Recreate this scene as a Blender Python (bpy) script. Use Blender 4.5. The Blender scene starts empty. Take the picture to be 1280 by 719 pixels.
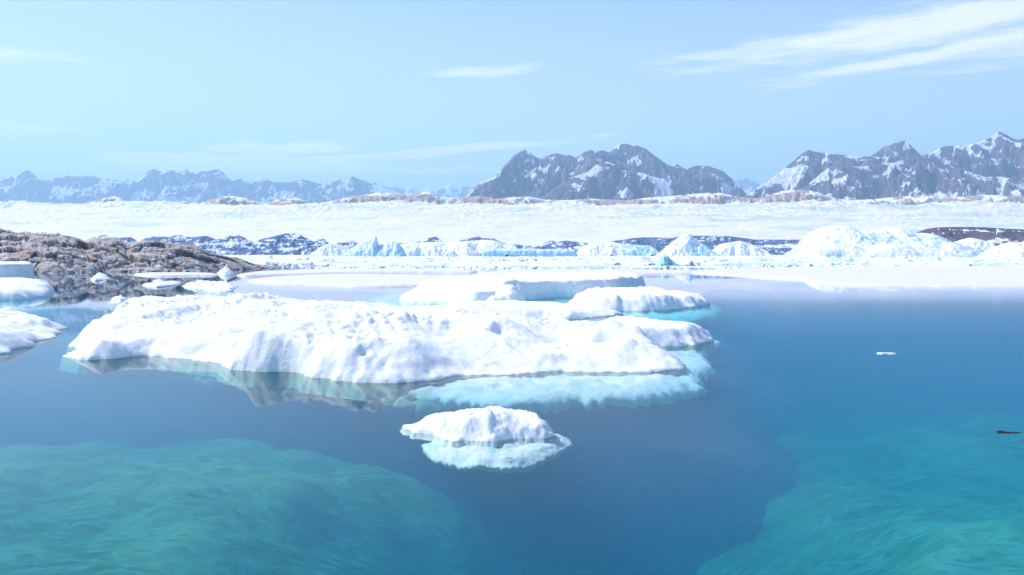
import bpy, math, random
import numpy as np
R = math.radians
SC = bpy.context.scene
COL = SC.collection

# ------------------------------------------------------------------ camera
H = 4.0                       # eye height above the water (m)
F = 1004.0                    # focal length in photograph pixels (1280 wide)
PITCH = math.atan((359.5 - 318.0) / F)
CP, SP = math.cos(PITCH), math.sin(PITCH)
cam = bpy.data.cameras.new('camera')
cam.sensor_width = 36.0
cam.lens = F / 1280.0 * 36.0
cam.clip_start = 0.1
cam.clip_end = 200000.0
cam_o = bpy.data.objects.new('camera', cam)
cam_o.location = (0, 0, H)
cam_o.rotation_euler = (math.pi / 2 - PITCH, 0, 0)
COL.objects.link(cam_o)
SC.camera = cam_o

# ------------------------------------------------------------------ light
SUN_EL, SUN_AZ = 48.0, -74.0            # azimuth measured from the view axis (+Y), negative = left
SC.view_settings.view_transform = 'Standard'
SC.view_settings.look = 'None'
SC.view_settings.exposure = 0.66
SC.view_settings.gamma = 1.0
SC.view_settings.use_curve_mapping = False
SC.cycles.use_denoising = True
SC.cycles.max_bounces = 10
SC.cycles.volume_bounces = 2
SC.cycles.transparent_max_bounces = 12
SC.cycles.caustics_reflective = False
SC.cycles.caustics_refractive = False
sun = bpy.data.lights.new('sun', 'SUN')
sun.energy = 3.6
sun.angle = R(0.53)
sun.color = (1.0, 0.955, 0.925)
sun_o = bpy.data.objects.new('sun', sun)
sd = (math.sin(R(SUN_AZ)) * math.cos(R(SUN_EL)), math.cos(R(SUN_AZ)) * math.cos(R(SUN_EL)), math.sin(R(SUN_EL)))
from mathutils import Vector
sun_o.rotation_euler = Vector(sd).to_track_quat('Z', 'Y').to_euler()
sun_o.location = (0, 0, 50)
COL.objects.link(sun_o)


def ray(px, py):
    u = (px - 640.0) / F
    v = (359.5 - py) / F
    dy = CP + v * SP
    return u / dy, (v * CP - SP) / dy


def W(px, py, h=0.0):
    rx, rz = ray(px, py)
    Y = (h - H) / rz
    return rx * Y, Y


def azel(px, py):
    rx, rz = ray(px, py)
    return math.atan2(rx, 1.0), math.atan2(rz, math.sqrt(1 + rx * rx))


# ---- node helpers
class NT:
    def __init__(s, tree):
        s.t = tree

    def n(s, typ, **kw):
        nd = s.t.nodes.new(typ)
        for k, v in kw.items():
            if k.startswith('i_'):
                nd.inputs[int(k[2:])].default_value = v
            else:
                setattr(nd, k, v)
        return nd

    def l(s, a, b):
        s.t.links.new(a, b)

    def math(s, op, a, b=None, c=None, clamp=False):
        nd = s.t.nodes.new('ShaderNodeMath')
        nd.operation = op
        nd.use_clamp = clamp
        for i, x in enumerate((a, b, c)):
            if x is None:
                continue
            if isinstance(x, (int, float)):
                nd.inputs[i].default_value = x
            else:
                s.l(x, nd.inputs[i])
        return nd.outputs[0]

    def ss(s, x, lo, hi, a=0.0, b=1.0):
        nd = s.t.nodes.new('ShaderNodeMapRange')
        nd.interpolation_type = 'SMOOTHSTEP'
        s.l(x, nd.inputs[0])
        for i, v in zip((1, 2, 3, 4), (lo, hi, a, b)):
            nd.inputs[i].default_value = v
        return nd.outputs[0]

    def mix(s, fac, a, b, blend='MIX'):
        nd = s.t.nodes.new('ShaderNodeMix')
        nd.data_type = 'RGBA'
        nd.blend_type = blend
        for i, x in ((0, fac), (6, a), (7, b)):
            if isinstance(x, (int, float)):
                nd.inputs[i].default_value = x
            elif isinstance(x, (tuple, list)):
                nd.inputs[i].default_value = (*x[:3], 1)
            else:
                s.l(x, nd.inputs[i])
        return nd.outputs[2]

    def noise(s, vec, scale, detail=4, rough=0.55, dist=0.0):
        nd = s.t.nodes.new('ShaderNodeTexNoise')
        nd.inputs['Scale'].default_value = scale
        nd.inputs['Detail'].default_value = detail
        nd.inputs['Roughness'].default_value = rough
        nd.inputs['Distortion'].default_value = dist
        if vec is not None:
            s.l(vec, nd.inputs['Vector'])
        return nd.outputs['Fac']

    def mapping(s, vec, scale=(1, 1, 1), rot=(0, 0, 0), loc=(0, 0, 0)):
        nd = s.t.nodes.new('ShaderNodeMapping')
        nd.inputs['Scale'].default_value = scale
        nd.inputs['Rotation'].default_value = rot
        nd.inputs['Location'].default_value = loc
        s.l(vec, nd.inputs['Vector'])
        return nd.outputs[0]


# ------------------------------------------------------------------ world
world = bpy.data.worlds.new('World')
SC.world = world
world.use_nodes = True
world.node_tree.nodes.clear()
w = NT(world.node_tree)
sky = w.n('ShaderNodeTexSky', sky_type='NISHITA', sun_disc=False)
sky.sun_elevation = R(SUN_EL)
sky.sun_rotation = R(SUN_AZ)
sky.altitude = 0
sky.air_density = 1.0
sky.dust_density = 0.3
sky.ozone_density = 1.6
tc = w.n('ShaderNodeTexCoord')
sep = w.n('ShaderNodeSeparateXYZ')
w.l(tc.outputs['Generated'], sep.inputs[0])
AZ = w.math('ARCTAN2', sep.outputs[0], sep.outputs[1])
EL = w.math('ARCSINE', sep.outputs[2])
comb = w.n('ShaderNodeCombineXYZ')
w.l(AZ, comb.inputs[0])
w.l(EL, comb.inputs[1])
azv = comb.outputs[0]
wn1 = w.noise(w.mapping(azv, (4, 9, 1), loc=(3, 1, 0)), 3.0, 4, 0.6)
wn2 = w.noise(w.mapping(azv, (4, 40, 1), (0, 0, R(-7)), (1, 7, 0)), 3.0, 5, 0.65)
warp = w.math('MULTIPLY', w.math('SUBTRACT', wn1, 0.5), 0.05)


def cloud(px, py, rx_, ry_, tilt, dens, edge=0.6):
    """soft streak of cirrus: centre in photo pixels, radii in pixels, tilt in degrees"""
    a, e = azel(px, py)
    dx = w.math('ADD', w.math('SUBTRACT', AZ, a), warp)
    dy = w.math('ADD', w.math('SUBTRACT', EL, e), w.math('MULTIPLY', warp, 0.35))
    c, s_ = math.cos(R(tilt)), math.sin(R(tilt))
    xr = w.math('ADD', w.math('MULTIPLY', dx, c * F / rx_), w.math('MULTIPLY', dy, s_ * F / rx_))
    yr = w.math('ADD', w.math('MULTIPLY', dx, -s_ * F / ry_), w.math('MULTIPLY', dy, c * F / ry_))
    r2 = w.math('ADD', w.math('MULTIPLY', xr, xr), w.math('MULTIPLY', yr, yr))
    g = w.math('POWER', 2.718, w.math('MULTIPLY', r2, -1.3))
    m = w.math('ADD', g, w.math('MULTIPLY', w.math('SUBTRACT', wn2, 0.5), 1.5))
    return w.math('MULTIPLY', w.math('MULTIPLY', w.ss(m, 0.2, 0.2 + edge), w.ss(g, 0.02, 0.3)), dens)


CL = [(1190, 26, 340, 25, 5, 0.85, 0.8), (1200, 62, 270, 10, 6, 0.85, 0.7), (1000, 52, 200, 10, 5, 0.45),
      (600, 90, 80, 8, 3, 0.5), (1200, 90, 60, 3, 2, 0.35), (345, 186, 100, 9, 2, 1.0, 0.35), (290, 202, 180, 10, 1, 0.95, 0.3),
      (540, 190, 210, 6, 5, 0.9, 0.3), (430, 214, 260, 5, 1, 0.8, 0.3), (150, 215, 200, 4, 0, 0.3),
      (1500, 10, 300, 30, 4, 0.6), (-220, 150, 260, 16, 3, 0.6), (-150, 60, 200, 12, 4, 0.4),
      (930, 190, 120, 5, -20, 0.10), (1500, 190, 300, 10, 3, 0.5)]
acc = None
for c_ in CL:
    m_ = cloud(*c_)
    acc = m_ if acc is None else w.math('MAXIMUM', acc, m_)
# thin high cirrus higher than the frame, projected on a plane
zc = w.math('MAXIMUM', sep.outputs[2], 0.05)
pl = w.n('ShaderNodeCombineXYZ')
w.l(w.math('DIVIDE', sep.outputs[0], zc), pl.inputs[0])
w.l(w.math('DIVIDE', sep.outputs[1], zc), pl.inputs[1])
ci = w.noise(w.mapping(pl.outputs[0], (0.5, 2.2, 1), (0, 0, R(-35))), 1.1, 7, 0.62, 0.6)
ci = w.math('MULTIPLY', w.ss(ci, 0.50, 0.85), w.ss(EL, 0.31, 0.5))
ci = w.math('MULTIPLY', ci, 0.6)
acc = w.math('MAXIMUM', acc, ci)
skyc = w.mix(1.0, sky.outputs[0], (0.96, 0.92, 1.0), 'MULTIPLY')
hz = w.math('MULTIPLY', w.ss(EL, 0.40, -0.02), 0.80)      # whitening towards the horizon, all round
skyc = w.mix(hz, skyc, (6.5, 7.35, 8.8))
skyc = w.mix(acc, skyc, (9.8, 8.7, 9.1))
bg = w.n('ShaderNodeBackground')
w.l(skyc, bg.inputs[0])
bg.inputs[1].default_value = 0.115
wo = w.n('ShaderNodeOutputWorld')
w.l(bg.outputs[0], wo.inputs[0])

# ------------------------------------------------------------------ numpy noise
_rng = np.random.RandomState(7)
_P = _rng.permutation(512)
_P = np.concatenate([_P, _P, _P])
_G = np.stack([np.cos(np.linspace(0, 2 * np.pi, 512, endpoint=False)), np.sin(np.linspace(0, 2 * np.pi, 512, endpoint=False))], -1)


def pn(x, y, seed=0):
    x = np.asarray(x, float) + seed * 37.13
    y = np.asarray(y, float) + seed * 11.71
    x, y = np.broadcast_arrays(x, y)
    xi = np.floor(x).astype(int)
    yi = np.floor(y).astype(int)
    fx, fy = x - xi, y - yi
    u = fx * fx * fx * (fx * (fx * 6 - 15) + 10)
    v = fy * fy * fy * (fy * (fy * 6 - 15) + 10)

    def g(ix, iy, dx, dy):
        h = _P[_P[ix & 511] + (iy & 511)]
        gg = _G[h]
        return gg[..., 0] * dx + gg[..., 1] * dy
    a = g(xi, yi, fx, fy)
    b = g(xi + 1, yi, fx - 1, fy)
    c = g(xi, yi + 1, fx, fy - 1)
    d = g(xi + 1, yi + 1, fx - 1, fy - 1)
    return ((a * (1 - u) + b * u) * (1 - v) + (c * (1 - u) + d * u) * v) * 1.5


def fbm(x, y, octs=5, seed=0, gain=0.5, lac=2.03):
    s, a, f = 0, 1.0, 1.0
    for o in range(octs):
        s = s + a * pn(x * f, y * f, seed + o * 3)
        a *= gain
        f *= lac
    return s


def ridged(x, y, octs=5, seed=0, gain=0.5, lac=2.1):
    s, a, f, tot = 0, 1.0, 1.0, 0.0
    for o in range(octs):
        s = s + a * (1 - np.minimum(1, np.abs(pn(x * f, y * f, seed + o * 3)) * 1.6))
        tot += a
        a *= gain
        f *= lac
    return s / tot


def sstep(x, lo, hi):
    t = np.clip((x - lo) / (hi - lo), 0, 1)
    return t * t * (3 - 2 * t)


def voro(x, y, seed=0):
    """F1, F2-F1 and a random value of the cell"""
    xi = np.floor(x).astype(int)
    yi = np.floor(y).astype(int)
    f1 = np.full(x.shape, 9.0)
    f2 = np.full(x.shape, 9.0)
    val = np.zeros(x.shape)
    for dx in (-1, 0, 1):
        for dy in (-1, 0, 1):
            cx, cy = xi + dx, yi + dy
            h = _P[_P[(cx + seed * 13) & 511] + (cy & 511)]
            h2 = _P[h + 97]
            px_ = cx + h / 512.0
            py_ = cy + h2 / 512.0
            d = np.hypot(px_ - x, py_ - y)
            nearer = d < f1
            f2 = np.where(nearer, f1, np.minimum(f2, d))
            val = np.where(nearer, _P[h2 + 31] / 512.0, val)
            f1 = np.where(nearer, d, f1)
    return f1, f2 - f1, val


# ------------------------------------------------------------------ object helpers
def link(name, me, mat=None, parent=None):
    o = bpy.data.objects.new(name, me)
    COL.objects.link(o)
    if mat is not None:
        me.materials.append(mat)
    if parent is not None:
        o.parent = parent
    return o


def tag(o, label=None, cat=None, group=None, kind=None):
    for k, v in (('label', label), ('category', cat), ('group', group), ('kind', kind)):
        if v:
            o[k] = v
    return o


def mesh_np(name, co, faces, attrs=None, smooth=True):
    """co (n,3); faces (m,4) or (m,3)"""
    me = bpy.data.meshes.new(name)
    k = faces.shape[1]
    me.vertices.add(len(co))
    me.vertices.foreach_set('co', np.ascontiguousarray(co, dtype=np.float32).ravel())
    me.loops.add(faces.size)
    me.loops.foreach_set('vertex_index', np.ascontiguousarray(faces, dtype=np.int32).ravel())
    me.polygons.add(len(faces))
    me.polygons.foreach_set('loop_start', np.arange(0, faces.size, k, dtype=np.int32))
    me.polygons.foreach_set('loop_total', np.full(len(faces), k, dtype=np.int32))
    if smooth:
        me.polygons.foreach_set('use_smooth', np.ones(len(faces), dtype=bool))
    for an, av in (attrs or {}).items():
        at = me.attributes.new(an, 'FLOAT', 'POINT')
        at.data.foreach_set('value', np.ascontiguousarray(av, dtype=np.float32).ravel())
    me.update(calc_edges=True)
    return me


def grid_mesh(name, X, Y, Z, keep=None, attrs=None, smooth=True):
    ny, nx = X.shape
    idx = np.arange(nx * ny).reshape(ny, nx)
    f = np.stack([idx[:-1, :-1], idx[:-1, 1:], idx[1:, 1:], idx[1:, :-1]], -1)
    if keep is not None:
        k = keep[:-1, :-1] | keep[:-1, 1:] | keep[1:, 1:] | keep[1:, :-1]
        f = f[k]
    f = f.reshape(-1, 4)
    co = np.stack([X, Y, Z], -1).reshape(-1, 3)
    used = np.zeros(len(co), bool)
    used[f.ravel()] = True
    remap = np.cumsum(used) - 1
    at = {k_: np.asarray(v).reshape(-1)[used] for k_, v in (attrs or {}).items()}
    return mesh_np(name, co[used], remap[f], at, smooth)


def poly_sdf(px, py, poly):
    """signed distance, positive inside"""
    d = np.full(px.shape, 1e9)
    inside = np.zeros(px.shape, bool)
    n = len(poly)
    for i in range(n):
        ax, ay = poly[i]
        bx, by = poly[(i + 1) % n]
        ex, ey = bx - ax, by - ay
        wx, wy = px - ax, py - ay
        t = np.clip((wx * ex + wy * ey) / (ex * ex + ey * ey + 1e-12), 0, 1)
        d = np.minimum(d, np.hypot(wx - ex * t, wy - ey * t))
        c = (ay > py) != (by > py)
        xx = (bx - ax) * (py - ay) / ((by - ay) if by != ay else 1e-9) + ax
        inside ^= c & (px < xx)
    return np.where(inside, d, -d)


def catmull(pts, n=6):
    out = []
    m = len(pts)
    P_ = [np.array(p, float) for p in pts]
    for i in range(m):
        p0, p1, p2, p3 = P_[i - 1], P_[i], P_[(i + 1) % m], P_[(i + 2) % m]
        for k in range(n):
            t = k / n
            out.append(tuple(0.5 * (2 * p1 + (p2 - p0) * t + (2 * p0 - 5 * p1 + 4 * p2 - p3) * t * t + (3 * p1 - p0 - 3 * p2 + p3) * t ** 3)))
    return out


def outline(px_pts, n=4):
    return catmull([W(*p) for p in px_pts], n)


# ------------------------------------------------------------------ materials
def new_mat(name):
    m = bpy.data.materials.new(name)
    m.use_nodes = True
    m.node_tree.nodes.clear()
    return m, NT(m.node_tree)


def finish(nt, col, rough=0.6, bump=None, bstr=0.3, bdist=0.05, spec=0.3, sss=0.0, sr=None, coat=0.0):
    b = nt.n('ShaderNodeBsdfPrincipled')
    if isinstance(col, tuple):
        b.inputs['Base Color'].default_value = (*col, 1)
    else:
        nt.l(col, b.inputs['Base Color'])
    if isinstance(rough, float):
        b.inputs['Roughness'].default_value = rough
    else:
        nt.l(rough, b.inputs['Roughness'])
    b.inputs['Specular IOR Level'].default_value = spec
    if sss:
        b.inputs['Subsurface Weight'].default_value = sss
        b.inputs['Subsurface Radius'].default_value = sr or (0.3, 0.8, 1.0)
        b.inputs['Subsurface Scale'].default_value = 0.15
    if bump is not None:
        bn = nt.n('ShaderNodeBump')
        bn.inputs['Strength'].default_value = bstr
        bn.inputs['Distance'].default_value = bdist
        nt.l(bump, bn.inputs['Height'])
        nt.l(bn.outputs[0], b.inputs['Normal'])
    o = nt.n('ShaderNodeOutputMaterial')
    nt.l(b.outputs[0], o.inputs[0])
    return b


def pos(nt):
    return nt.n('ShaderNodeNewGeometry').outputs['Position']


def attr(nt, name):
    return nt.n('ShaderNodeAttribute', attribute_name=name).outputs['Fac']


def snow_mat(name, white, ice, scale, bdist, icebase=0.0, bstr=0.5, wet=(0.25, 0.50, 0.44)):
    """snow over ice: attribute 'ice' shows bare blue ice"""
    m, nt = new_mat(name)
    p = pos(nt)
    n1 = nt.noise(p, 1.3 * scale, 6, 0.6)
    n2 = nt.noise(p, 9.0 * scale, 6, 0.7)
    n3 = nt.noise(p, 0.35 * scale, 3, 0.5)
    a = nt.math('ADD', attr(nt, 'ice'), nt.math('MULTIPLY', nt.math('SUBTRACT', n1, 0.5), 0.9))
    a = nt.ss(nt.math('ADD', a, icebase), 0.3, 0.85)
    col = nt.mix(nt.ss(n3, 0.35, 0.7), white, tuple(x * 0.965 for x in white))
    col = nt.mix(a, col, ice)
    sz = nt.n('ShaderNodeSeparateXYZ')
    nt.l(p, sz.inputs[0])
    # below the water line the ice is washed bare and green
    col = nt.mix(nt.ss(sz.outputs[2], 0.015, -0.02), col, wet)
    hgt = nt.math('ADD', nt.math('MULTIPLY', n2, 0.5), n1)
    finish(nt, col, nt.ss(a, 0, 1, 0.75, 0.35), hgt, bstr, bdist, 0.3)
    return m


M = {}
M['snow'] = snow_mat('floe_snow', (0.87, 0.88, 0.90), (0.50, 0.78, 0.86), 1.2, 0.10, bstr=0.65)
M['snow_small'] = snow_mat('small_floe_snow', (0.87, 0.88, 0.90), (0.50, 0.78, 0.86), 3.0, 0.04, bstr=0.6, wet=(0.60, 0.80, 0.82))
M['berg'] = snow_mat('berg_snow', (0.82, 0.84, 0.88), (0.42, 0.70, 0.80), 0.05, 1.2)
M['bergblue'] = snow_mat('berg_blue_ice', (0.72, 0.84, 0.92), (0.36, 0.66, 0.80), 0.05, 2.0, 0.35)
M['sheet'] = snow_mat('wet_snow', (0.73, 0.70, 0.75), (0.50, 0.60, 0.70), 0.25, 0.12)
M['block'] = snow_mat('chunk_snow', (0.82, 0.84, 0.88), (0.45, 0.72, 0.84), 0.2, 0.5)
M['cyan'] = snow_mat('chunk_blue_ice', (0.48, 0.76, 0.82), (0.25, 0.58, 0.68), 0.2, 0.5, 0.2)


def under_mat(nm, ca, cb):
    m, nt = new_mat(nm)
    p = pos(nt)
    n = nt.noise(nt.mapping(p, (1, 0.6, 2)), 1.6, 6, 0.65, 0.6)
    col = nt.mix(nt.ss(n, 0.35, 0.7), ca, cb)
    finish(nt, col, 0.6, n, 0.6, 0.15)
    return m


M['under'] = under_mat('submerged_ice', (0.82, 0.92, 0.93), (0.55, 0.80, 0.84))
M['aqua'] = under_mat('aqua_ice', (0.50, 0.92, 0.90), (0.20, 0.72, 0.70))
M['green'] = under_mat('submerged_green_ice', (0.30, 0.52, 0.42), (0.12, 0.30, 0.26))


def mtn_mat(name, rock, rock2, snowc, fs, bdist, snowbias=0.0):
    m, nt = new_mat(name)
    p = pos(nt)
    n1 = nt.noise(p, fs, 7, 0.62)
    n2 = nt.noise(nt.mapping(p, (1, 1, 0.35), (R(15), R(35), 0)), fs * 4, 6, 0.65)
    rk = nt.mix(nt.ss(n2, 0.3, 0.7), rock, rock2)
    rk = nt.mix(nt.ss(nt.noise(p, fs * 14, 3, 0.6), 0.35, 0.75, 0, 0.5), rk, tuple(x * 0.55 for x in rock))
    s = nt.math('ADD', attr(nt, 'snow'), nt.math('MULTIPLY', nt.math('SUBTRACT', n1, 0.5), 0.5))
    s = nt.math('ADD', s, nt.math('MULTIPLY', nt.math('SUBTRACT', n2, 0.5), 0.35))
    s = nt.ss(nt.math('ADD', s, snowbias), 0.5, 0.56)
    col = nt.mix(s, rk, snowc)
    finish(nt, col, 0.85, nt.math('ADD', n2, nt.math('MULTIPLY', n1, 2.0)), 0.8, bdist, 0.15)
    return m


M['mtn'] = mtn_mat('mountain_rock', (0.27, 0.18, 0.175), (0.065, 0.068, 0.12), (0.86, 0.88, 0.93), 0.005, 70)
M['mtn_far'] = mtn_mat('far_mountain_rock', (0.15, 0.10, 0.09), (0.06, 0.06, 0.08), (0.86, 0.88, 0.93), 0.003, 120)
M['foot'] = mtn_mat('foothill_rock', (0.62, 0.43, 0.31), (0.36, 0.26, 0.20), (0.86, 0.88, 0.93), 0.006, 12)
M['isle'] = mtn_mat('haze_tinted_island_rock', (0.16, 0.22, 0.36), (0.09, 0.15, 0.30), (0.86, 0.88, 0.94), 0.03, 6)  # blue of the haze and mirage is painted into the rock colour
M['isle2'] = mtn_mat('brown_island_rock', (0.17, 0.12, 0.13), (0.09, 0.08, 0.12), (0.80, 0.82, 0.86), 0.05, 4)

# ------------------------------------------------------------------ water, sea bed
def water_material():
    m, nt = new_mat('sea_water')
    p = pos(nt)
    n1 = nt.noise(nt.mapping(p, (0.35, 1.0, 1)), 0.5, 3, 0.5)
    n2 = nt.noise(nt.mapping(p, (1.0, 1.6, 1)), 5.0, 2, 0.5)
    bump = nt.n('ShaderNodeBump')
    bump.inputs['Strength'].default_value = 0.25
    bump.inputs['Distance'].default_value = 0.01
    nt.l(nt.math('ADD', nt.math('MULTIPLY', n1, 1.2), nt.math('MULTIPLY', n2, 0.06)), bump.inputs['Height'])
    fr = nt.n('ShaderNodeFresnel')
    fr.inputs[0].default_value = 1.33
    nt.l(bump.outputs[0], fr.inputs['Normal'])
    gl = nt.n('ShaderNodeBsdfGlossy')
    sp_ = nt.n('ShaderNodeSeparateXYZ')
    nt.l(p, sp_.inputs[0])
    wob = nt.math('MULTIPLY', nt.math('SUBTRACT', nt.noise(nt.mapping(p, (0.5, 0.2, 1)), 0.25, 4, 0.6), 0.5), 8.0)
    # a light breeze roughens the open water to the right; the lee of the floes stays a mirror
    br = nt.ss(nt.math('ADD', nt.math('SUBTRACT', sp_.outputs[0], nt.math('MULTIPLY', sp_.outputs[1], 0.10)), wob), 0.5, 6.0)
    br = nt.math('MULTIPLY', br, nt.ss(sp_.outputs[1], 95.0, 30.0))
    nt.l(nt.math('MULTIPLY', br, 0.30), gl.inputs['Roughness'])
    gl.inputs['Color'].default_value = (1, 1, 1, 1)
    nt.l(bump.outputs[0], gl.inputs['Normal'])
    tr = nt.n('ShaderNodeBsdfTransparent')
    mx = nt.n('ShaderNodeMixShader')
    nt.l(nt.math('MULTIPLY', nt.math('POWER', fr.outputs[0], 1.28), nt.math('SUBTRACT', 1.0, nt.math('MULTIPLY', br, 0.62))), mx.inputs[0])
    nt.l(tr.outputs[0], mx.inputs[1])
    nt.l(gl.outputs[0], mx.inputs[2])
    sc_ = nt.n('ShaderNodeVolumeScatter')
    sc_.inputs['Color'].default_value = WS[0]
    sc_.inputs['Density'].default_value = WS[1]
    ab = nt.n('ShaderNodeVolumeAbsorption')
    ab.inputs['Color'].default_value = WA[0]
    ab.inputs['Density'].default_value = WA[1]
    ad = nt.n('ShaderNodeAddShader')
    nt.l(sc_.outputs[0], ad.inputs[0])
    nt.l(ab.outputs[0], ad.inputs[1])
    o = nt.n('ShaderNodeOutputMaterial')
    nt.l(mx.outputs[0], o.inputs['Surface'])
    nt.l(ad.outputs[0], o.inputs['Volume'])
    return m


WS = ((0.004, 0.50, 1.0, 1), 0.076)      # scattering: colour * density per metre
WA = ((0.0, 0.74, 0.835, 1), 0.29)      # absorption: (1 - colour) * density


def box_mesh(name, x0, x1, y0, y1, z0, z1):
    co = np.array([(x, y, z) for z in (z0, z1) for y in (y0, y1) for x in (x0, x1)])
    f = np.array([(0, 2, 3, 1), (4, 5, 7, 6), (0, 1, 5, 4), (2, 6, 7, 3), (0, 4, 6, 2), (1, 3, 7, 5)])
    return mesh_np(name, co, f, smooth=False)


BIG = 60000.0
water = link('water', box_mesh('water', -BIG, BIG, -BIG, BIG, -18.0, 0.0), water_material())
tag(water, 'clear calm sea water, deep blue to turquoise over the shallows', kind='structure')


def seabed():
    def axis(lo, hi, step, far, k):
        a = np.arange(lo, hi, step)
        g = step * 1.25 ** np.arange(1, k)
        c = np.cumsum(g)
        return np.concatenate([(lo - c)[::-1], a, hi + c, ])
    xs = axis(-32, 32, 0.14, BIG, 52)
    ys = axis(3, 46, 0.14, BIG, 52)
    xs = np.clip(xs, -BIG + 10, BIG - 10)
    ys = np.clip(ys, -BIG + 10, BIG - 10)
    X, Y = np.meshgrid(np.unique(xs), np.unique(ys))
    wx = X + 2.6 * fbm(X * 0.14, Y * 0.14, 3, 5)
    wy = Y + 2.6 * fbm(X * 0.14, Y * 0.14, 3, 9)

    def bank(cx, cy, rx_, ry_, rot, pw=1.0):
        c, s = math.cos(R(rot)), math.sin(R(rot))
        u = ((wx - cx) * c + (wy - cy) * s) / rx_
        v = (-(wx - cx) * s + (wy - cy) * c) / ry_
        return np.exp(-(u * u + v * v) ** pw)
    z = -7.5 + 0 * X
    bs = [0.95 * bank(-11, 22.0, 13.0, 11.0, 20, 0.9), 0.85 * bank(10.5, 18, 7.5, 12, -22, 0.85), 0.7 * bank(20, 30, 10, 9, 10, 1.0), 0.45 * bank(0, 6, 30, 6.5, 0, 1)]
    b = np.minimum(sum(q_ ** 4 for q_ in bs) ** 0.25, 1.05)
    b = b * (1 - 0.75 * np.exp(-((wx - 0.06 * Y - 1.2) / 3.6) ** 2))     # the deep channel between the banks
    z = -5.0 + 3.3 * b - 1.0 * np.exp(-((wx - 0.06 * Y - 1.2) / 5.0) ** 2)
    z += 0.30 * fbm(X * 0.14, Y * 0.14, 3, 111) * b + 0.14 * fbm(X * 0.4, Y * 0.4, 4, 11) * (0.3 + b)
    # sand ripples and slab edges running up to the right
    c, s = math.cos(R(24)), math.sin(R(24))
    u = X * c + Y * s
    v = -X * s + Y * c
    rp = ridged(u * 0.22 + 0.5 * fbm(X * .3, Y * .3, 2, 4), v * 0.95, 3, 21)
    z += 0.16 * (rp - 0.6) * b
    z += 0.08 * ridged(u * 0.8, v * 3.0, 2, 27) * b
    z = np.clip(z, -17.5, -0.9)
    m, nt = new_mat('seabed_sand')
    p = pos(nt)
    pr = nt.mapping(p, (0.35, 1.3, 1), (0, 0, R(-24)))
    n1 = nt.noise(pr, 1.1, 6, 0.6, 1.2)
    n2 = nt.noise(p, 0.35, 4, 0.6)
    n3 = nt.noise(pr, 3.0, 4, 0.6, 1.5)
    caustic = nt.math('SUBTRACT', 1.0, nt.math('MULTIPLY', nt.math('ABSOLUTE', nt.math('SUBTRACT', n1, 0.5)), 14.0), clamp=True)
    col = nt.mix(nt.ss(n2, 0.35, 0.65), (0.76, 0.60, 0.28), (0.32, 0.34, 0.10))
    col = nt.mix(nt.ss(n3, 0.42, 0.68, 0, 0.6), col, (0.15, 0.17, 0.09))
    col = nt.mix(nt.math('MULTIPLY', caustic, nt.ss(n3, 0.4, 0.6, 0.1, 0.8)), col, (0.85, 0.85, 0.70))  # pale ripple lines: caustic light painted into the sand colour
    finish(nt, col, 0.9, n1, 0.6, 0.1, 0.1)
    o = link('seabed', grid_mesh('seabed', X, Y, z), m)
    tag(o, 'sandy sea bed with rippled banks under the clear water', kind='structure')


seabed()

# ------------------------------------------------------------------ mountains
def resamp(sil, xs):
    a = np.array(sil, float)
    return np.interp(xs, a[:, 0], a[:, 1])


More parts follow.
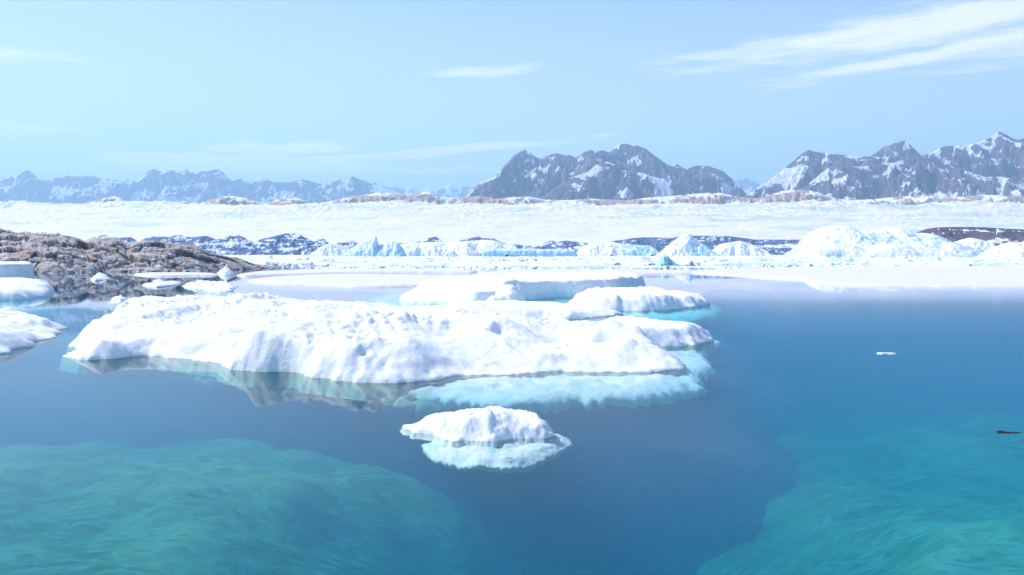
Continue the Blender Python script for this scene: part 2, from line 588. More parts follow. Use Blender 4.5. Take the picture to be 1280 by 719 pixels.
def massif(name, sil, D, wf, wb, seed, mat, label, snow=0.0, p=1.15, spur=0.55, sfreq=1.0, nx=420, ny=150,
           meander=0.12, line=0.45, kind='structure', rough=1.0, slope=1.0, spurs=7.0, vs=0.30, **kw):
    """a mountain mass: crest follows the silhouette (photo px) at distance D, flanks run down wf towards the viewer and wb behind"""
    s = np.array(sil, float)
    Xc = np.array([ray(a, b)[0] * D for a, b in s])
    Zc = np.array([H + ray(a, b)[1] * D for a, b in s])
    xs = np.linspace(Xc[0], Xc[-1], nx)
    yf = -np.linspace(1, 0, int(ny * 0.8)) ** 1.0 * wf
    yb = np.linspace(0, 1, int(ny * 0.2) + 1)[1:] * wb
    ys = np.concatenate([yf, yb])
    X, T = np.meshgrid(xs, ys)
    L = wf
    t = np.where(T < 0, -T / wf, T / wb)
    f = sfreq * 3.0 / L
    wp = L * 0.20 * t * fbm(X * f * 0.5, T * f * 0.5, 3, seed)
    Zr = np.interp(X + wp, Xc, Zc)
    # fine crest breakup
    Zmax = Zc.max()
    Zr = Zr + rough * 0.007 * Zmax * fbm(X * f * 7, X * 0 + 0.3, 4, seed + 1)
    spur = spur * (0.65 + 0.6 * sstep(fbm(X * f * .35, T * f * .35, 2, seed + 20), -0.4, 0.4))
    qx = X * f + 1.1 * fbm(X * f * .5, T * f * .6, 4, seed + 4)
    qy = T * f * line + 0.8 * fbm(X * f * .5, T * f * .6, 4, seed + 5)
    rg = random.Random(seed)
    span = xs[-1] - xs[0]
    px_, py_ = X + 0.055 * L * fbm(X * f * 1.2, T * f * 1.2, 4, seed + 4, 0.6), T + 0.055 * L * fbm(X * f * 1.2, T * f * 1.2, 4, seed + 5, 0.6)
    k_ = slope * Zmax / L
    z = Zr - 2.1 * k_ * np.abs(T) * np.where(T < 0, 1, 1.4)
    z2 = np.full(X.shape, -1e9)

    def add(ax, ay, az, bx, by, bz, sl_):
        nonlocal z, z2
        ex, ey = bx - ax, by - ay
        q = np.clip(((px_ - ax) * ex + (py_ - ay) * ey) / (ex * ex + ey * ey), 0, 1)
        d_ = np.hypot(px_ - ax - ex * q, py_ - ay - ey * q)
        zz = az + (bz - az) * q - sl_ * d_
        z2 = np.maximum(z2, np.minimum(z, zz))
        z = np.maximum(z, zz)
    nsp = max(6, int(span / L * spurs))
    for i in range(nsp):
        x0 = xs[0] + span * (i + 0.5 + rg.uniform(-.35, .35)) / nsp
        # start on the nearest local high point of the crest
        win = np.abs(Xc - x0) < 0.5 * span / nsp
        if win.any() and rg.random() < 0.8:
            x0 = Xc[win][np.argmax(Zc[win])]
        z0 = float(np.interp(x0, Xc, Zc))
        ang = rg.uniform(-0.75, 0.75)
        reach = L * (0.45 + 0.65 * z0 / Zmax) * rg.uniform(0.75, 1.1)
        x, y, zz0 = x0, 0.0, z0
        ns = 4
        for k in range(ns):
            ang2 = ang + rg.uniform(-.45, .45)
            st = reach / ns
            xn, yn = x + math.sin(ang2) * st, y - math.cos(ang2) * st
            zn = z0 * (1 - (k + 1) / ns) ** 1.25 * rg.uniform(0.85, 1.1) + (0.04 * z0 if k < ns - 1 else -20)
            add(x, y, zz0, xn, yn, zn, k_ * rg.uniform(1.7, 2.3))
            if k < 3:
                for sgn in (-1, 1):
                    if rg.random() < 0.8:
                        a3 = ang2 + sgn * rg.uniform(0.6, 1.15)
                        l3 = st * rg.uniform(0.6, 1.2)
                        add(x, y, zz0 - 0.01 * z0, x + math.sin(a3) * l3, y - math.cos(a3) * l3, zz0 * 0.45 + zn * 0.2, k_ * 2.4)
            x, y, zz0 = xn, yn, zn
    valley = np.exp(-np.maximum(z - z2, 0) / (0.030 * Zmax))
    amp = sstep(t, 0.0, 0.12)
    g2 = ridged(X * f * 2.7, T * f * 2.2, 5, seed + 8, 0.55)
    z = z + Zmax * amp * rough * (0.075 * (g2 - 0.6) + 0.035 * fbm(X * f * 5, T * f * 5, 5, seed + 6, 0.6))
    z = z + Zmax * 0.10 * amp * (fbm(X * f * .9, T * f * .9, 3, seed + 16) - 0.1)
    z = np.maximum(z, -5)
    Y = D + T
    los = np.interp(X * D / Y, Xc, (Zc - H) / D) * Y
    z = np.minimum(z, los * (1.0 - 0.03 * sstep(np.abs(T) / wf, 0.0, 0.05)) + 0.004 * Zmax * fbm(X * f * 14, T * f * 14, 3, seed + 31) + H)
    ends = np.minimum(1, np.minimum(X - xs[0], xs[-1] - X) / (0.02 * (xs[-1] - xs[0])))
    Y = D + T * (1.0) + meander * L * fbm(X * f * 0.5, X * 0, 2, seed + 9) * (1 - t) * 0
    # keep flanks under the crest line as seen from the shore
    lim = H + (np.interp(X, Xc, Zc) - H) * Y / D * 0.985
    los = np.interp(X * D / Y, Xc, (Zc - H) / D) * Y
    z = np.minimum(z, los * (1.0 - 0.03 * sstep(np.abs(T) / wf, 0.0, 0.05)) + 0.004 * Zmax * fbm(X * f * 14, T * f * 14, 3, seed + 31) + H)
    z = np.where(ends < 1, z * np.maximum(ends, 0), z) - 2
    # snow lies where it is flat or hollow
    dzdx = np.gradient(z, axis=1) / (xs[1] - xs[0])
    dzdy = np.gradient(z, axis=0) / np.maximum(1e-6, np.gradient(ys))[:, None]
    sl = np.hypot(dzdx, dzdy)
    hol = (np.roll(z, 3, 1) + np.roll(z, -3, 1) - 2 * z) / (xs[1] - xs[0]) / 3
    hz_ = np.maximum(z, 0) / Zmax
    big_ = fbm(X * f * 0.9 + hz_ * 1.5, hz_ * 5 - X * f * 0.3, 4, seed + 12, 0.5)
    med_ = fbm(X * f * 3.0 + hz_ * 5, hz_ * 11 - X * f * 1.0, 5, seed + 14, 0.6)
    sn = 0.30 + snow + 0.16 * (0.8 - sl) + vs * (valley - 0.3) + 0.45 * big_ + 0.30 * med_
    sn = sn + 0.10 * np.exp(-((hz_ - 0.45) / 0.25) ** 2)
    me = grid_mesh(name, X, Y, z, attrs={'snow': sn})
    o = link(name, me, mat)
    tag(o, label, kind=kind, **kw)
    return o


RA = [(-260, 240), (-200, 222), (-140, 228), (-90, 216), (-40, 232), (0, 226), (14, 220), (24, 217), (35, 212), (43, 218), (50, 224), (58, 226), (70, 222), (78, 222), (85, 219), (92, 221), (100, 219), (115, 220), (127, 223), (140, 225), (150, 225), (160, 222), (166, 224), (172, 225),
      (182, 216), (192, 211), (202, 215), (208, 213), (215, 212), (221, 214), (225, 212), (232, 210), (240, 214), (245, 217), (252, 214), (257, 214), (263, 213), (271, 211), (280, 216), (284, 221), (290, 225), (302, 223), (310, 224), (318, 225), (327, 221), (334, 224), (340, 227), (360, 228), (370, 226), (380, 224), (390, 227), (400, 230),
      (407, 228), (412, 231), (418, 226), (425, 223), (432, 227), (436, 224), (441, 220), (447, 223), (452, 225), (456, 225), (462, 229), (475, 233), (490, 238), (510, 246), (540, 256)]
RB = [(440, 240), (460, 232), (469, 227), (474, 230), (480, 232), (487, 231), (494, 231), (502, 236), (508, 235), (515, 233), (520, 235), (525, 237), (535, 234), (545, 237), (552, 232), (556, 233), (561, 229), (567, 231), (572, 232), (577, 232), (584, 233), (590, 234), (620, 230), (660, 226), (880, 228), (905, 232), (920, 226), (931, 222.5), (940, 225), (951, 232), (970, 236), (1000, 232)]
RC = [(560, 262), (575, 251), (584, 245), (590, 238), (599, 229), (608, 225), (618, 221), (625, 214), (631, 206), (637, 200), (642, 194), (648, 191), (652, 188), (656, 187), (662, 190), (666, 193), (670, 196), (677, 199), (682, 196), (688, 193), (693, 192), (698, 191), (703, 193), (708, 194), (712, 193), (720, 197), (726, 193), (731, 189), (738, 187), (741, 188), (744, 190), (750, 188), (755, 188), (760, 190), (765, 188),
      (769, 184), (774, 180), (778, 179), (783, 179), (792, 180), (795, 179.5), (797, 181), (803, 184), (809, 187), (816, 193), (824, 198), (835, 206), (839, 207.5), (842, 208), (846, 205), (850, 207), (854, 210), (860, 210), (866, 208), (870, 207), (875, 207), (883, 207), (890, 209), (897, 211), (904, 213), (908, 217), (913, 221), (919, 227), (925, 232), (931, 240), (946, 250), (960, 262)]
RC2 = [(650, 262), (679, 246), (686, 241), (694, 234), (704, 228), (714, 222), (724, 218), (735, 215), (740, 210), (744, 207), (750, 204), (756, 202), (762, 203), (768, 205), (773, 210), (777, 214), (783, 213), (789, 213), (796, 215), (803, 216), (812, 219), (821, 222), (832, 224), (842, 226), (857, 231), (866, 234), (875, 238), (890, 245), (905, 250), (930, 262)]
RD = [(905, 268), (925, 250), (931, 245), (941, 239), (951, 232), (962, 225), (973, 216), (983, 208), (993, 200), (1000, 194), (1005, 190), (1010, 187), (1018, 189), (1025, 190.5), (1032, 191), (1043, 193), (1055, 193), (1066, 195), (1077, 195), (1089, 196), (1110, 196), (1151, 195), (1158, 193), (1167, 189), (1176, 184), (1182, 183), (1187, 182), (1192, 182), (1197, 181), (1201, 183), (1211, 180), (1221, 178),
      (1230, 175), (1238, 172), (1244, 167), (1250, 164), (1255, 167), (1260, 169), (1267, 173), (1274, 174), (1280, 173), (1300, 180), (1340, 172), (1380, 186), (1430, 196), (1480, 186), (1540, 215), (1600, 240)]
RDP = [(1072, 206), (1089, 194), (1096, 190), (1103, 184), (1110, 181.5), (1117, 179), (1123, 177.5), (1129, 175), (1133, 177), (1137, 180), (1144, 187), (1151, 193), (1170, 206)]
RD2 = [(960, 262), (990, 243), (1004, 235), (1020, 222), (1034, 210), (1044, 205), (1060, 208), (1077, 208), (1097, 205), (1117, 203), (1128, 200), (1139, 198), (1149, 197), (1159, 197), (1172, 198), (1184, 200), (1192, 203), (1201, 208), (1209, 213), (1218, 217), (1226, 220), (1235, 221), (1257, 221), (1280, 219), (1330, 214), (1380, 222), (1450, 215), (1520, 235), (1580, 255)]
F1 = [(-160, 256), (-100, 246), (-30, 256), (8, 257), (20, 254), (32, 256), (60, 258), (100, 258), (110, 254), (118, 250), (125, 249), (133, 246), (142, 244), (150, 247), (155, 251), (165, 252), (180, 256), (205, 258), (214, 254), (222, 252), (232, 251), (240, 254), (247, 257), (255, 252), (264, 249), (275, 246), (287, 244.5), (298, 246), (306, 247), (316, 250), (325, 253), (333, 254), (342, 251), (350, 248), (362, 246), (372, 247), (380, 250), (392, 256), (405, 253), (417, 250), (430, 246), (445, 244), (460, 243), (470, 241), (480, 240),
      (490, 241), (500, 242), (512, 244), (520, 243), (530, 240), (536, 239.5), (544, 243), (552, 245), (562, 247), (580, 246), (600, 245), (620, 248), (640, 246), (660, 245), (680, 249), (700, 250), (740, 248), (780, 250), (820, 246), (850, 244), (880, 241), (900, 241), (920, 245), (940, 248), (955, 246), (976, 239), (990, 237), (1013, 238), (1025, 241), (1038, 246), (1060, 250),
      (1090, 249), (1117, 246), (1150, 244), (1180, 247), (1230, 243), (1280, 245), (1340, 242), (1400, 250), (1500, 256)]
massif('distant_mountains', RB, 34000, 5000, 3000, 31, M['mtn_far'], 'very distant pale blue peaks fading into the air', snow=0.35, nx=360, ny=60)
massif('left_mountain_range', RA, 22000, 5200, 3000, 3, M['mtn_far'], 'long hazy blue range of snow-streaked peaks across the left', snow=0.36, vs=0.4, slope=1.6, spurs=9, nx=1000, ny=170, spur=0.6, sfreq=1.6)
massif('middle_mountain', RC, 11500, 3200, 1800, 12, M['mtn'], 'big brown twin-peaked mountain with snow gullies in the middle', snow=0.16, vs=0.5, slope=1.5, spurs=9, nx=760, ny=220, sfreq=1.7, line=0.5)
massif('dark_front_hill', RC2, 9300, 1700, 900, 17, M['mtn'], 'darker rounded hill in front of the middle mountain', snow=0.21, slope=1.3, nx=460, ny=150, sfreq=1.3, p=0.9)
massif('small_snowy_peak', RDP, 11000, 1500, 900, 41, M['mtn'], 'small pointed peak with a snow apron behind the right mountain', snow=0.2, slope=1.3, nx=200, ny=90)
massif('right_mountain', RD, 10000, 2600, 1800, 22, M['mtn'], 'large dark mountain with broad snow fields on the right', snow=0.27, vs=0.4, slope=1.4, nx=900, ny=220, sfreq=1.2)
massif('right_front_hill', RD2, 8600, 1600, 1000, 27, M['mtn'], 'dark snow-patched hill below the right mountain', snow=0.30, vs=0.4, slope=1.2, nx=700, ny=190, sfreq=1.2, p=0.85)
massif('tan_foothills', F1, 7400, 1300, 600, 35, M['foot'], 'low tan foothills along the foot of the mountains', snow=0.14, nx=1500, ny=110, sfreq=1.3, rough=1.6, slope=0.5, spurs=5)


# white mirage band below the mountains, given solid form as a rising ice slope
def mirage_band():
    a = np.linspace(-0.95, 0.95, 1100)
    d = np.linspace(0, 1, 200)
    Yd = 3900 + d * 2700
    A, D_ = np.meshgrid(a, Yd)
    X = A * D_
    t = (D_ - 3900) / 2700
    zc = H + ray(640, 256)[1] * 6600
    z = -3 + (zc) * sstep(t, -0.1, 1.12) ** 1.0
    z += 16 * fbm(X * 0.0012, D_ * 0.004, 6, 61, 0.6)
    z += sstep(t, 0.55, 1.0) * 34 * ridged(X * 0.005, D_ * 0.010, 5, 67, 0.6) * (0.5 + sstep(fbm(X * .001, D_ * .002, 3, 70), -0.3, 0.5))
    z += sstep(t, 0.35, 0.8) * 16 * (ridged(X * 0.016, D_ * 0.02, 4, 64, 0.6) - 0.5) * (0.4 + sstep(fbm(X * .002, D_ * .003, 3, 71), -0.4, 0.4))
    z += sstep(t, 0.97, 1.0) * 10 * fbm(X * 0.012, D_ * 0.02, 4, 63)
    z = np.where(t <= 0.0, -3, z)
    ice = 0.18 + 0.9 * fbm(X * 0.0014, D_ * 0.006, 5, 77, 0.6) * sstep(t, 0.1, 0.7) + 0.25 * sstep(A, 0.1, 0.5)
    m = snow_mat('mirage_band_white', (0.82, 0.765, 0.81), (0.64, 0.70, 0.80), 0.006, 8, 0.0, 0.6)
    o = link('mirage_band', grid_mesh('mirage_band', X, D_, z, attrs={'ice': ice}), m)
    tag(o, 'pale white mirage band at the foot of the mountains, shaped as a rising ice slope', kind='structure')


mirage_band()

# low islands
E1 = [(60, 316), (85, 306), (107, 300), (113, 298), (120, 296), (126, 294), (132, 293), (138, 295), (142, 296), (150, 297), (160, 295), (166, 297), (172, 301), (178, 299), (185, 296), (191, 295), (197, 294), (205, 295), (212, 296), (217, 294), (222, 293), (226, 293), (230, 295), (240, 296), (250, 295), (257, 294), (264, 296), (270, 299), (276, 298), (282, 296), (287, 294), (292, 293), (298, 293), (305, 296), (312, 300), (318, 302), (325, 299),
      (332, 297), (338, 296), (345, 294), (350, 293), (357, 291), (364, 292), (372, 290.5), (376, 292), (380, 296), (386, 298), (392, 300), (398, 299), (405, 298), (410, 302), (413, 306), (420, 303), (428, 303), (435, 300), (440, 300), (446, 302), (455, 310), (465, 317)]
E2 = [(480, 316), (492, 304), (505, 303), (512, 306), (518, 303), (527, 300), (536, 297), (545, 295), (549, 297), (553, 301), (560, 304), (572, 301), (585, 298), (597, 295), (603, 296), (612, 296), (620, 299), (628, 303), (640, 303), (655, 306), (668, 307), (680, 303), (690, 300), (697, 302), (706, 300), (715, 301), (727, 302), (740, 304), (752, 309), (765, 316)]
E3 = [(700, 316), (725, 305), (740, 303), (755, 302), (770, 300), (780, 299), (790, 297), (802, 296), (815, 296), (835, 296), (850, 295), (865, 294), (890, 294), (903, 294), (915, 295), (930, 297), (945, 299), (960, 299), (980, 299), (1000, 299), (1020, 302), (1040, 304), (1060, 312), (1070, 316)]
E4 = [(1110, 316), (1130, 300), (1150, 288), (1160, 285), (1172, 283.5), (1190, 283), (1210, 283), (1225, 283), (1242, 284), (1260, 285), (1280, 286), (1320, 285), (1380, 290), (1440, 298), (1480, 316)]
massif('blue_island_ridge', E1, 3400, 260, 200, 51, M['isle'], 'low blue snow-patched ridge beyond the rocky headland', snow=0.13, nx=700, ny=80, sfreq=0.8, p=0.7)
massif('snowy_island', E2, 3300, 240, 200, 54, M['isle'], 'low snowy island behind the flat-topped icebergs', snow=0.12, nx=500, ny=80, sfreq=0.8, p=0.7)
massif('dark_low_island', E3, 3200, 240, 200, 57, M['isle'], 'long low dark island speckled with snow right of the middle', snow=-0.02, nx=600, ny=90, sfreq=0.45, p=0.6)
massif('brown_low_island', E4, 2600, 260, 200, 59, M['isle2'], 'brown speckled island behind the largest iceberg', snow=-0.06, nx=500, ny=90, sfreq=0.4, p=0.5)


# ------------------------------------------------------------------ pack ice
def pack_ice():
    a = np.linspace(-0.86, 0.86, 1150)
    d = 1.0 / np.linspace(1 / 112.0, 1 / 3400.0, 330)
    A, D_ = np.meshgrid(a, d)
    X = A * D_
    # plates stretched along the shore; open leads between
    n = fbm(X * 0.012, D_ * 0.030, 5, 81) + 0.30 * fbm(X * 0.09, D_ * 0.2, 4, 84)
    near = sstep(D_, 150, 330)
    open_ = np.where(D_ < 175, -1.5, 0) * (1 - sstep(D_, 150, 200))
    leftcove = sstep(-A, 0.22, 0.30) * (1 - sstep(D_, 260, 420))
    cover = n - 0.09 + 0.75 * sstep(D_, 330, 800) - 0.9 * (1 - near) - 2.0 * leftcove
    z = 0.35 * sstep(cover, -0.05, 0.12) - 0.12
    rub = ridged(X * 0.10, D_ * 0.10, 4, 88)
    hum = sstep(fbm(X * 0.02, D_ * 0.04, 3, 93), -0.15, 0.35)
    z += sstep(cover, 0.0, 0.4) * (rub ** 2 * 1.9 * (0.25 + hum) + 0.3 * fbm(X * 0.4, D_ * 0.4, 3, 95)) * sstep(D_, 200, 420)
    z = np.where(D_ > 1500, z + 1.2 * sstep(D_, 1500, 3000) * ridged(X * 0.02, D_ * 0.02, 3, 97), z)
    ice = 0.22 + 0.8 * fbm(X * 0.05, D_ * 0.05, 3, 99) + 0.3 * (rub - 0.5) - 0.1
    o = link('pack_ice', grid_mesh('pack_ice', X, D_, z, keep=(z > -0.11), attrs={'ice': ice}), M['block'])
    tag(o, 'broken pack ice and rubble covering the far water', cat='pack ice', kind='stuff')


pack_ice()


# ------------------------------------------------------------------ floes (height fields over a water line)
def field(X, Y, ctrl, pw=2.6, soft=0.3):
    num = 0.0
    den = 0.0
    for (cx, cy, h) in ctrl:
        d2 = (X - cx) ** 2 + ((Y - cy) * 0.75) ** 2 + soft
        wgt = d2 ** (-pw / 2)
        num = num + wgt * h
        den = den + wgt
    return num / den


def floe(name, line, ctrl, res, edge=0.35, amp=(0.10, 0.06, 0.02), fr=(0.45, 1.6, 6.0), seed=0, warp_=0.4, mat=None,
         base=0.35, icew=0.5, under=None, parent=None, depth=0.5, grooves=None, wall=False, stretch=0.5):
    """line: water line in photo px. ctrl: (px, py, h) points of the upper surface"""
    pl_ = outline(line)
    a = np.array(pl_)
    mx = 0.6 + warp_
    xs = np.arange(a[:, 0].min() - mx, a[:, 0].max() + mx, res[0])
    ys = np.arange(a[:, 1].min() - mx, a[:, 1].max() + mx, res[1])
    X, Y = np.meshgrid(xs, ys)
    f0, f1, f2 = fr
    sdf = poly_sdf(X, Y, pl_) + warp_ * fbm(X * f0, Y * f0, 4, seed + 40) + 0.12 * warp_ * fbm(X * f1 * 1.5, Y * f1 * 1.5, 3, seed + 43)
    cw = [(*W(px, py, h), h) for (px, py, h) in ctrl]
    hc = field(X, Y, cw, soft=(res[0] * 2) ** 2)
    e = edge * (1 + 0.85 * fbm(X * f0 * 0.9, Y * f0 * 0.9, 3, seed + 47))
    e = np.maximum(e, edge * 0.25)
    rise = 1 - np.exp(-np.maximum(sdf, 0) / e)
    if wall:
        rise = sstep(sdf, 0, edge) ** 0.7
    z = np.maximum(hc, 0.04) * (base + (1 - base) * sstep(sdf, 0, 3 * edge)) * rise
    inner = sstep(sdf, 0, 2.5 * edge)
    U_, V_ = X + 0.25 * Y, Y * stretch
    dn = fbm(U_ * f0, V_ * f0, 4, seed + 1)
    bl = fbm(U_ * f1 * 1.2, V_ * f1 * 1.2, 5, seed + 5, 0.6)
    bl = (np.where(bl > 0, bl, 0.6 * bl) - 0.05) * (0.25 + 1.1 * sstep(fbm(X * f0 * .8, Y * f0 * .5, 3, seed + 13), -0.1, 0.45))
    fi = fbm(U_ * f2, V_ * f2 * 1.4, 3, seed + 9, 0.6)
    hs = np.clip(hc / 0.8, 0.25, 1.6)
    z = z + (amp[0] * dn * inner + amp[1] * bl * (0.25 + 0.75 * inner) * rise + amp[2] * fi * rise) * hs
    if grooves:
        for (gx0, gy0, gh0, gx1, gy1, gh1, dep, wid) in grooves:
            p0, p1 = W(gx0, gy0, gh0), W(gx1, gy1, gh1)
            ex, ey = p1[0] - p0[0], p1[1] - p0[1]
            tt = np.clip(((X - p0[0]) * ex + (Y - p0[1]) * ey) / (ex * ex + ey * ey), 0, 1)
            dd = np.hypot(X - p0[0] - ex * tt + 0.3 * fbm(X, Y, 2, 5), Y - p0[1] - ey * tt)
            z -= dep * np.exp(-(dd / wid) ** 2) * rise
    z = np.where(sdf > 0, np.maximum(z, 0.02 + 0 * z), np.maximum(sdf * 8, -depth))
    gy, gx = np.gradient(z)
    slope = np.hypot(gx / res[0], gy / res[1])
    ice = icew * (0.9 * np.exp(-np.maximum(z, 0) / 0.16) + 0.28 * sstep(slope, 1.2, 4.0)) - 0.12
    me = grid_mesh(name, X, Y, z, keep=(sdf > -depth / 8 - 0.02), attrs={'ice': ice})
    if not under:
        return link(name, me, mat or M['snow'], parent)
    root = bpy.data.objects.new(name, None)
    COL.objects.link(root)
    root.location = (a[:, 0].mean(), a[:, 1].mean(), 0)
    cap = link('snow_cap', me, mat or M['snow'], root)
    cap.location = -root.location
    ledge(root, seed=seed + 3, **under)
    return root


def ledge(parent, line, res=(0.14, 0.2), top=0.12, slope=0.25, seed=0, amp=0.15, bottom=2.2, drop=0.14, core=None, thick=0.25, mat='under', wl=1.0):
    """ice under the water: a ledge whose top lies a little below the surface"""
    pl_ = outline(line)
    a = np.array(pl_)
    xs = np.arange(a[:, 0].min() - 1.5, a[:, 0].max() + 1.5, res[0])
    ys = np.arange(a[:, 1].min() - 1.5, a[:, 1].max() + 1.5, res[1])
    X, Y = np.meshgrid(xs, ys)
    sdf = poly_sdf(X, Y, pl_) + wl * (0.45 * fbm(X * 0.45, Y * 0.3, 5, seed) + 0.10 * fbm(X * 2.5, Y * 1.5, 3, seed + 4))
    n = fbm(X * 0.8, Y * 0.8, 5, seed + 2)
    z = -top - slope * np.exp(-np.maximum(sdf, 0) / 1.2) + amp * n - 0.10 * ridged(X * 1.6, Y * 1.6, 3, seed + 7)
    z = np.minimum(z, -0.02)
    z = np.where(sdf < 0, z + sdf * drop * 4, z)
    me = grid_mesh('submerged_ledge', X, Y, z, keep=(sdf > -0.22))
    o = link('submerged_ledge', me, M[mat], parent)
    o.location = -parent.location
    so = o.modifiers.new('thickness', 'SOLIDIFY')
    so.thickness = thick
    so.offset = -1
    return o


# --- the big floe in the middle
BIGLINE = [(88, 440), (110, 449), (150, 447), (190, 446), (207, 449), (250, 454), (300, 461), (360, 467), (420, 473), (470, 476), (530, 478), (590, 470), (650, 466), (715, 466), (780, 466), (835, 462),
           (846, 452), (815, 440), (800, 436), (850, 433), (880, 428), (878, 420), (830, 414), (760, 412), (735, 418), (700, 420), (655, 412), (620, 406), (560, 403), (480, 401), (400, 398), (330, 392), (260, 389), (180, 391), (140, 402), (110, 420)]
BIGC = [(95, 440, 0.10), (120, 425, 0.7), (110, 434, 0.45), (140, 432, 0.95), (180, 430, 0.95), (150, 400, 1.15), (165, 380, 1.25), (195, 376, 1.25), (225, 384, 0.9), (240, 410, 0.85), (215, 400, 1.0), (270, 378, 1.25), (300, 369, 1.75), (335, 376, 1.5), (370, 384, 1.2), (280, 395, 1.15), (300, 410, 0.9), (240, 428, 0.55),
        (215, 444, 0.2), (240, 436, 0.6), (280, 424, 1.05), (320, 412, 1.35), (290, 440, 0.85), (350, 425, 1.35), (400, 430, 1.35), (340, 448, 0.95), (400, 450, 1.2), (440, 455, 1.1), (500, 458, 0.9),
        (350, 400, 1.5), (400, 391, 1.65), (450, 393, 1.6), (500, 397, 1.5), (550, 400, 1.35), (590, 403, 1.3), (617, 393, 1.65), (628, 397, 1.45), (650, 407, 1.0), (690, 418, 0.7), (720, 421, 0.65),
        (450, 425, 1.25), (500, 425, 1.1), (560, 425, 0.75), (620, 430, 0.5), (700, 432, 0.42), (560, 445, 0.65), (600, 455, 0.55), (650, 448, 0.5), (680, 440, 0.55), (720, 448, 0.55), (760, 446, 0.6), (800, 448, 0.5), (835, 455, 0.3),
        (745, 412, 0.95), (765, 404, 1.2), (800, 407, 1.1), (840, 412, 0.9), (862, 418, 0.6), (780, 424, 0.85), (830, 426, 0.55), (760, 435, 0.35), (560, 472, 0.20), (600, 466, 0.15), (650, 462, 0.12), (700, 461, 0.12), (750, 461, 0.12), (800, 458, 0.12), (600, 462, 0.25), (700, 456, 0.3)]
big = floe('large_ice_floe', BIGLINE, BIGC, (0.085, 0.12), edge=0.34, stretch=0.9, amp=(0.12, 0.10, 0.03), seed=2, warp_=0.5, base=0.42, fr=(0.35, 1.7, 6.0),
           grooves=[(205, 400, 0.9, 275, 382, 1.0, 0.55, 0.8), (240, 440, 0.3, 345, 402, 1.1, 0.35, 0.8)],
           under=dict(line=[(440, 468), (470, 478), (540, 480), (585, 485), (640, 488), (700, 486), (770, 482), (830, 474), (866, 462), (880, 450), (880, 432), (866, 410), (700, 405), (560, 410), (440, 430)], top=0.035, slope=0.16, amp=0.08, thick=0.25))
tag(big, 'largest white snow-topped floe in the middle, turquoise ice under its right end', 'ice floe')
wl = ledge(big, [(104, 434), (130, 443), (215, 444), (300, 457), (400, 470), (500, 477), (560, 477), (560, 440), (400, 430), (250, 420), (120, 430)], top=0.22, slope=0.12, amp=0.10, seed=77, res=(0.18, 0.25), mat='green')

# --- low floe behind it
mid = floe('low_ice_floe', [(500, 400), (560, 401), (640, 400), (720, 399), (745, 397), (768, 394), (772, 390), (735, 388), (690, 386), (640, 384), (600, 384), (545, 390), (490, 396)],
           [(520, 395, 0.35), (560, 388, 0.6), (600, 380, 0.8), (640, 383, 0.65), (700, 388, 0.5), (750, 390, 0.35), (600, 396, 0.3), (700, 399, 0.22)],
           (0.12, 0.2), edge=0.3, amp=(0.1, 0.09, 0.03), seed=8, warp_=0.5,
           under=dict(line=[(380, 392), (440, 400), (520, 408), (640, 412), (700, 416), (780, 412), (792, 398), (790, 388), (720, 382), (620, 374), (520, 372), (430, 376), (385, 382)], top=0.14, slope=0.5, res=(0.2, 0.35)))
tag(mid, 'low flat snow floe just behind the largest floe, in front of the tabular one', 'ice floe')
n1_ = floe('ice_lump', [(672, 408), (690, 412), (712, 410), (718, 405), (700, 401), (680, 402)], [(690, 402, 0.42), (700, 403, 0.40), (680, 405, 0.2)], (0.06, 0.09), edge=0.2, seed=4, warp_=0.15, icew=1.4, amp=(0.05, 0.06, 0.02))
tag(n1_, 'small rounded blue-white ice lump in the turquoise pool behind the largest floe', 'ice lump')
n2_ = floe('ice_lump', [(735, 412), (745, 414), (757, 411), (752, 406), (740, 407)], [(746, 405, 0.40), (740, 409, 0.2)], (0.05, 0.08), edge=0.16, seed=5, warp_=0.1, icew=0.7, amp=(0.05, 0.06, 0.02))
tag(n2_, 'little pointed white ice lump against the back right of the largest floe', 'ice lump')

# --- tabular floe with a pyramid
tab = floe('tabular_ice_floe', [(500, 378), (560, 381), (605, 382), (650, 377), (680, 373), (730, 371), (775, 368), (803, 364), (806, 361), (790, 356), (720, 354), (640, 355), (560, 362), (520, 370)],
           [(540, 374, 0.3), (580, 366, 0.8), (600, 352, 1.4), (640, 349, 1.9), (700, 348, 2.1), (760, 348, 2.1), (800, 349, 2.0), (803, 352, 1.9), (660, 360, 1.5), (700, 358, 1.9), (690, 365, 1.5), (640, 368, 0.9)],
           (0.2, 0.3), edge=0.5, amp=(0.12, 0.12, 0.03), seed=14, warp_=0.4, base=0.9, icew=1.5, fr=(0.3, 0.9, 3.0), wall=True,
           under=dict(line=[(440, 380), (520, 388), (600, 392), (680, 388), (700, 384), (760, 378), (815, 368), (815, 358), (700, 352), (520, 360)], top=0.1, slope=0.3, res=(0.35, 0.6), mat='aqua'))
tag(tab, 'long flat-topped white floe with a sheer pale blue right edge', 'ice floe')
pyr = floe('pyramid_ice_block', [(602, 384), (625, 386), (650, 382), (656, 376), (640, 370), (612, 372)], [(626, 350, 1.75), (622, 356, 1.5), (632, 356, 1.5), (612, 370, 0.7), (645, 374, 0.7), (630, 376, 0.8)],
           (0.10, 0.16), edge=0.3, amp=(0.05, 0.08, 0.02), seed=19, warp_=0.2, base=0.6, icew=1.5)
tag(pyr, 'pyramid-shaped ice block with a turquoise foot in front of the flat-topped floe', 'ice block')

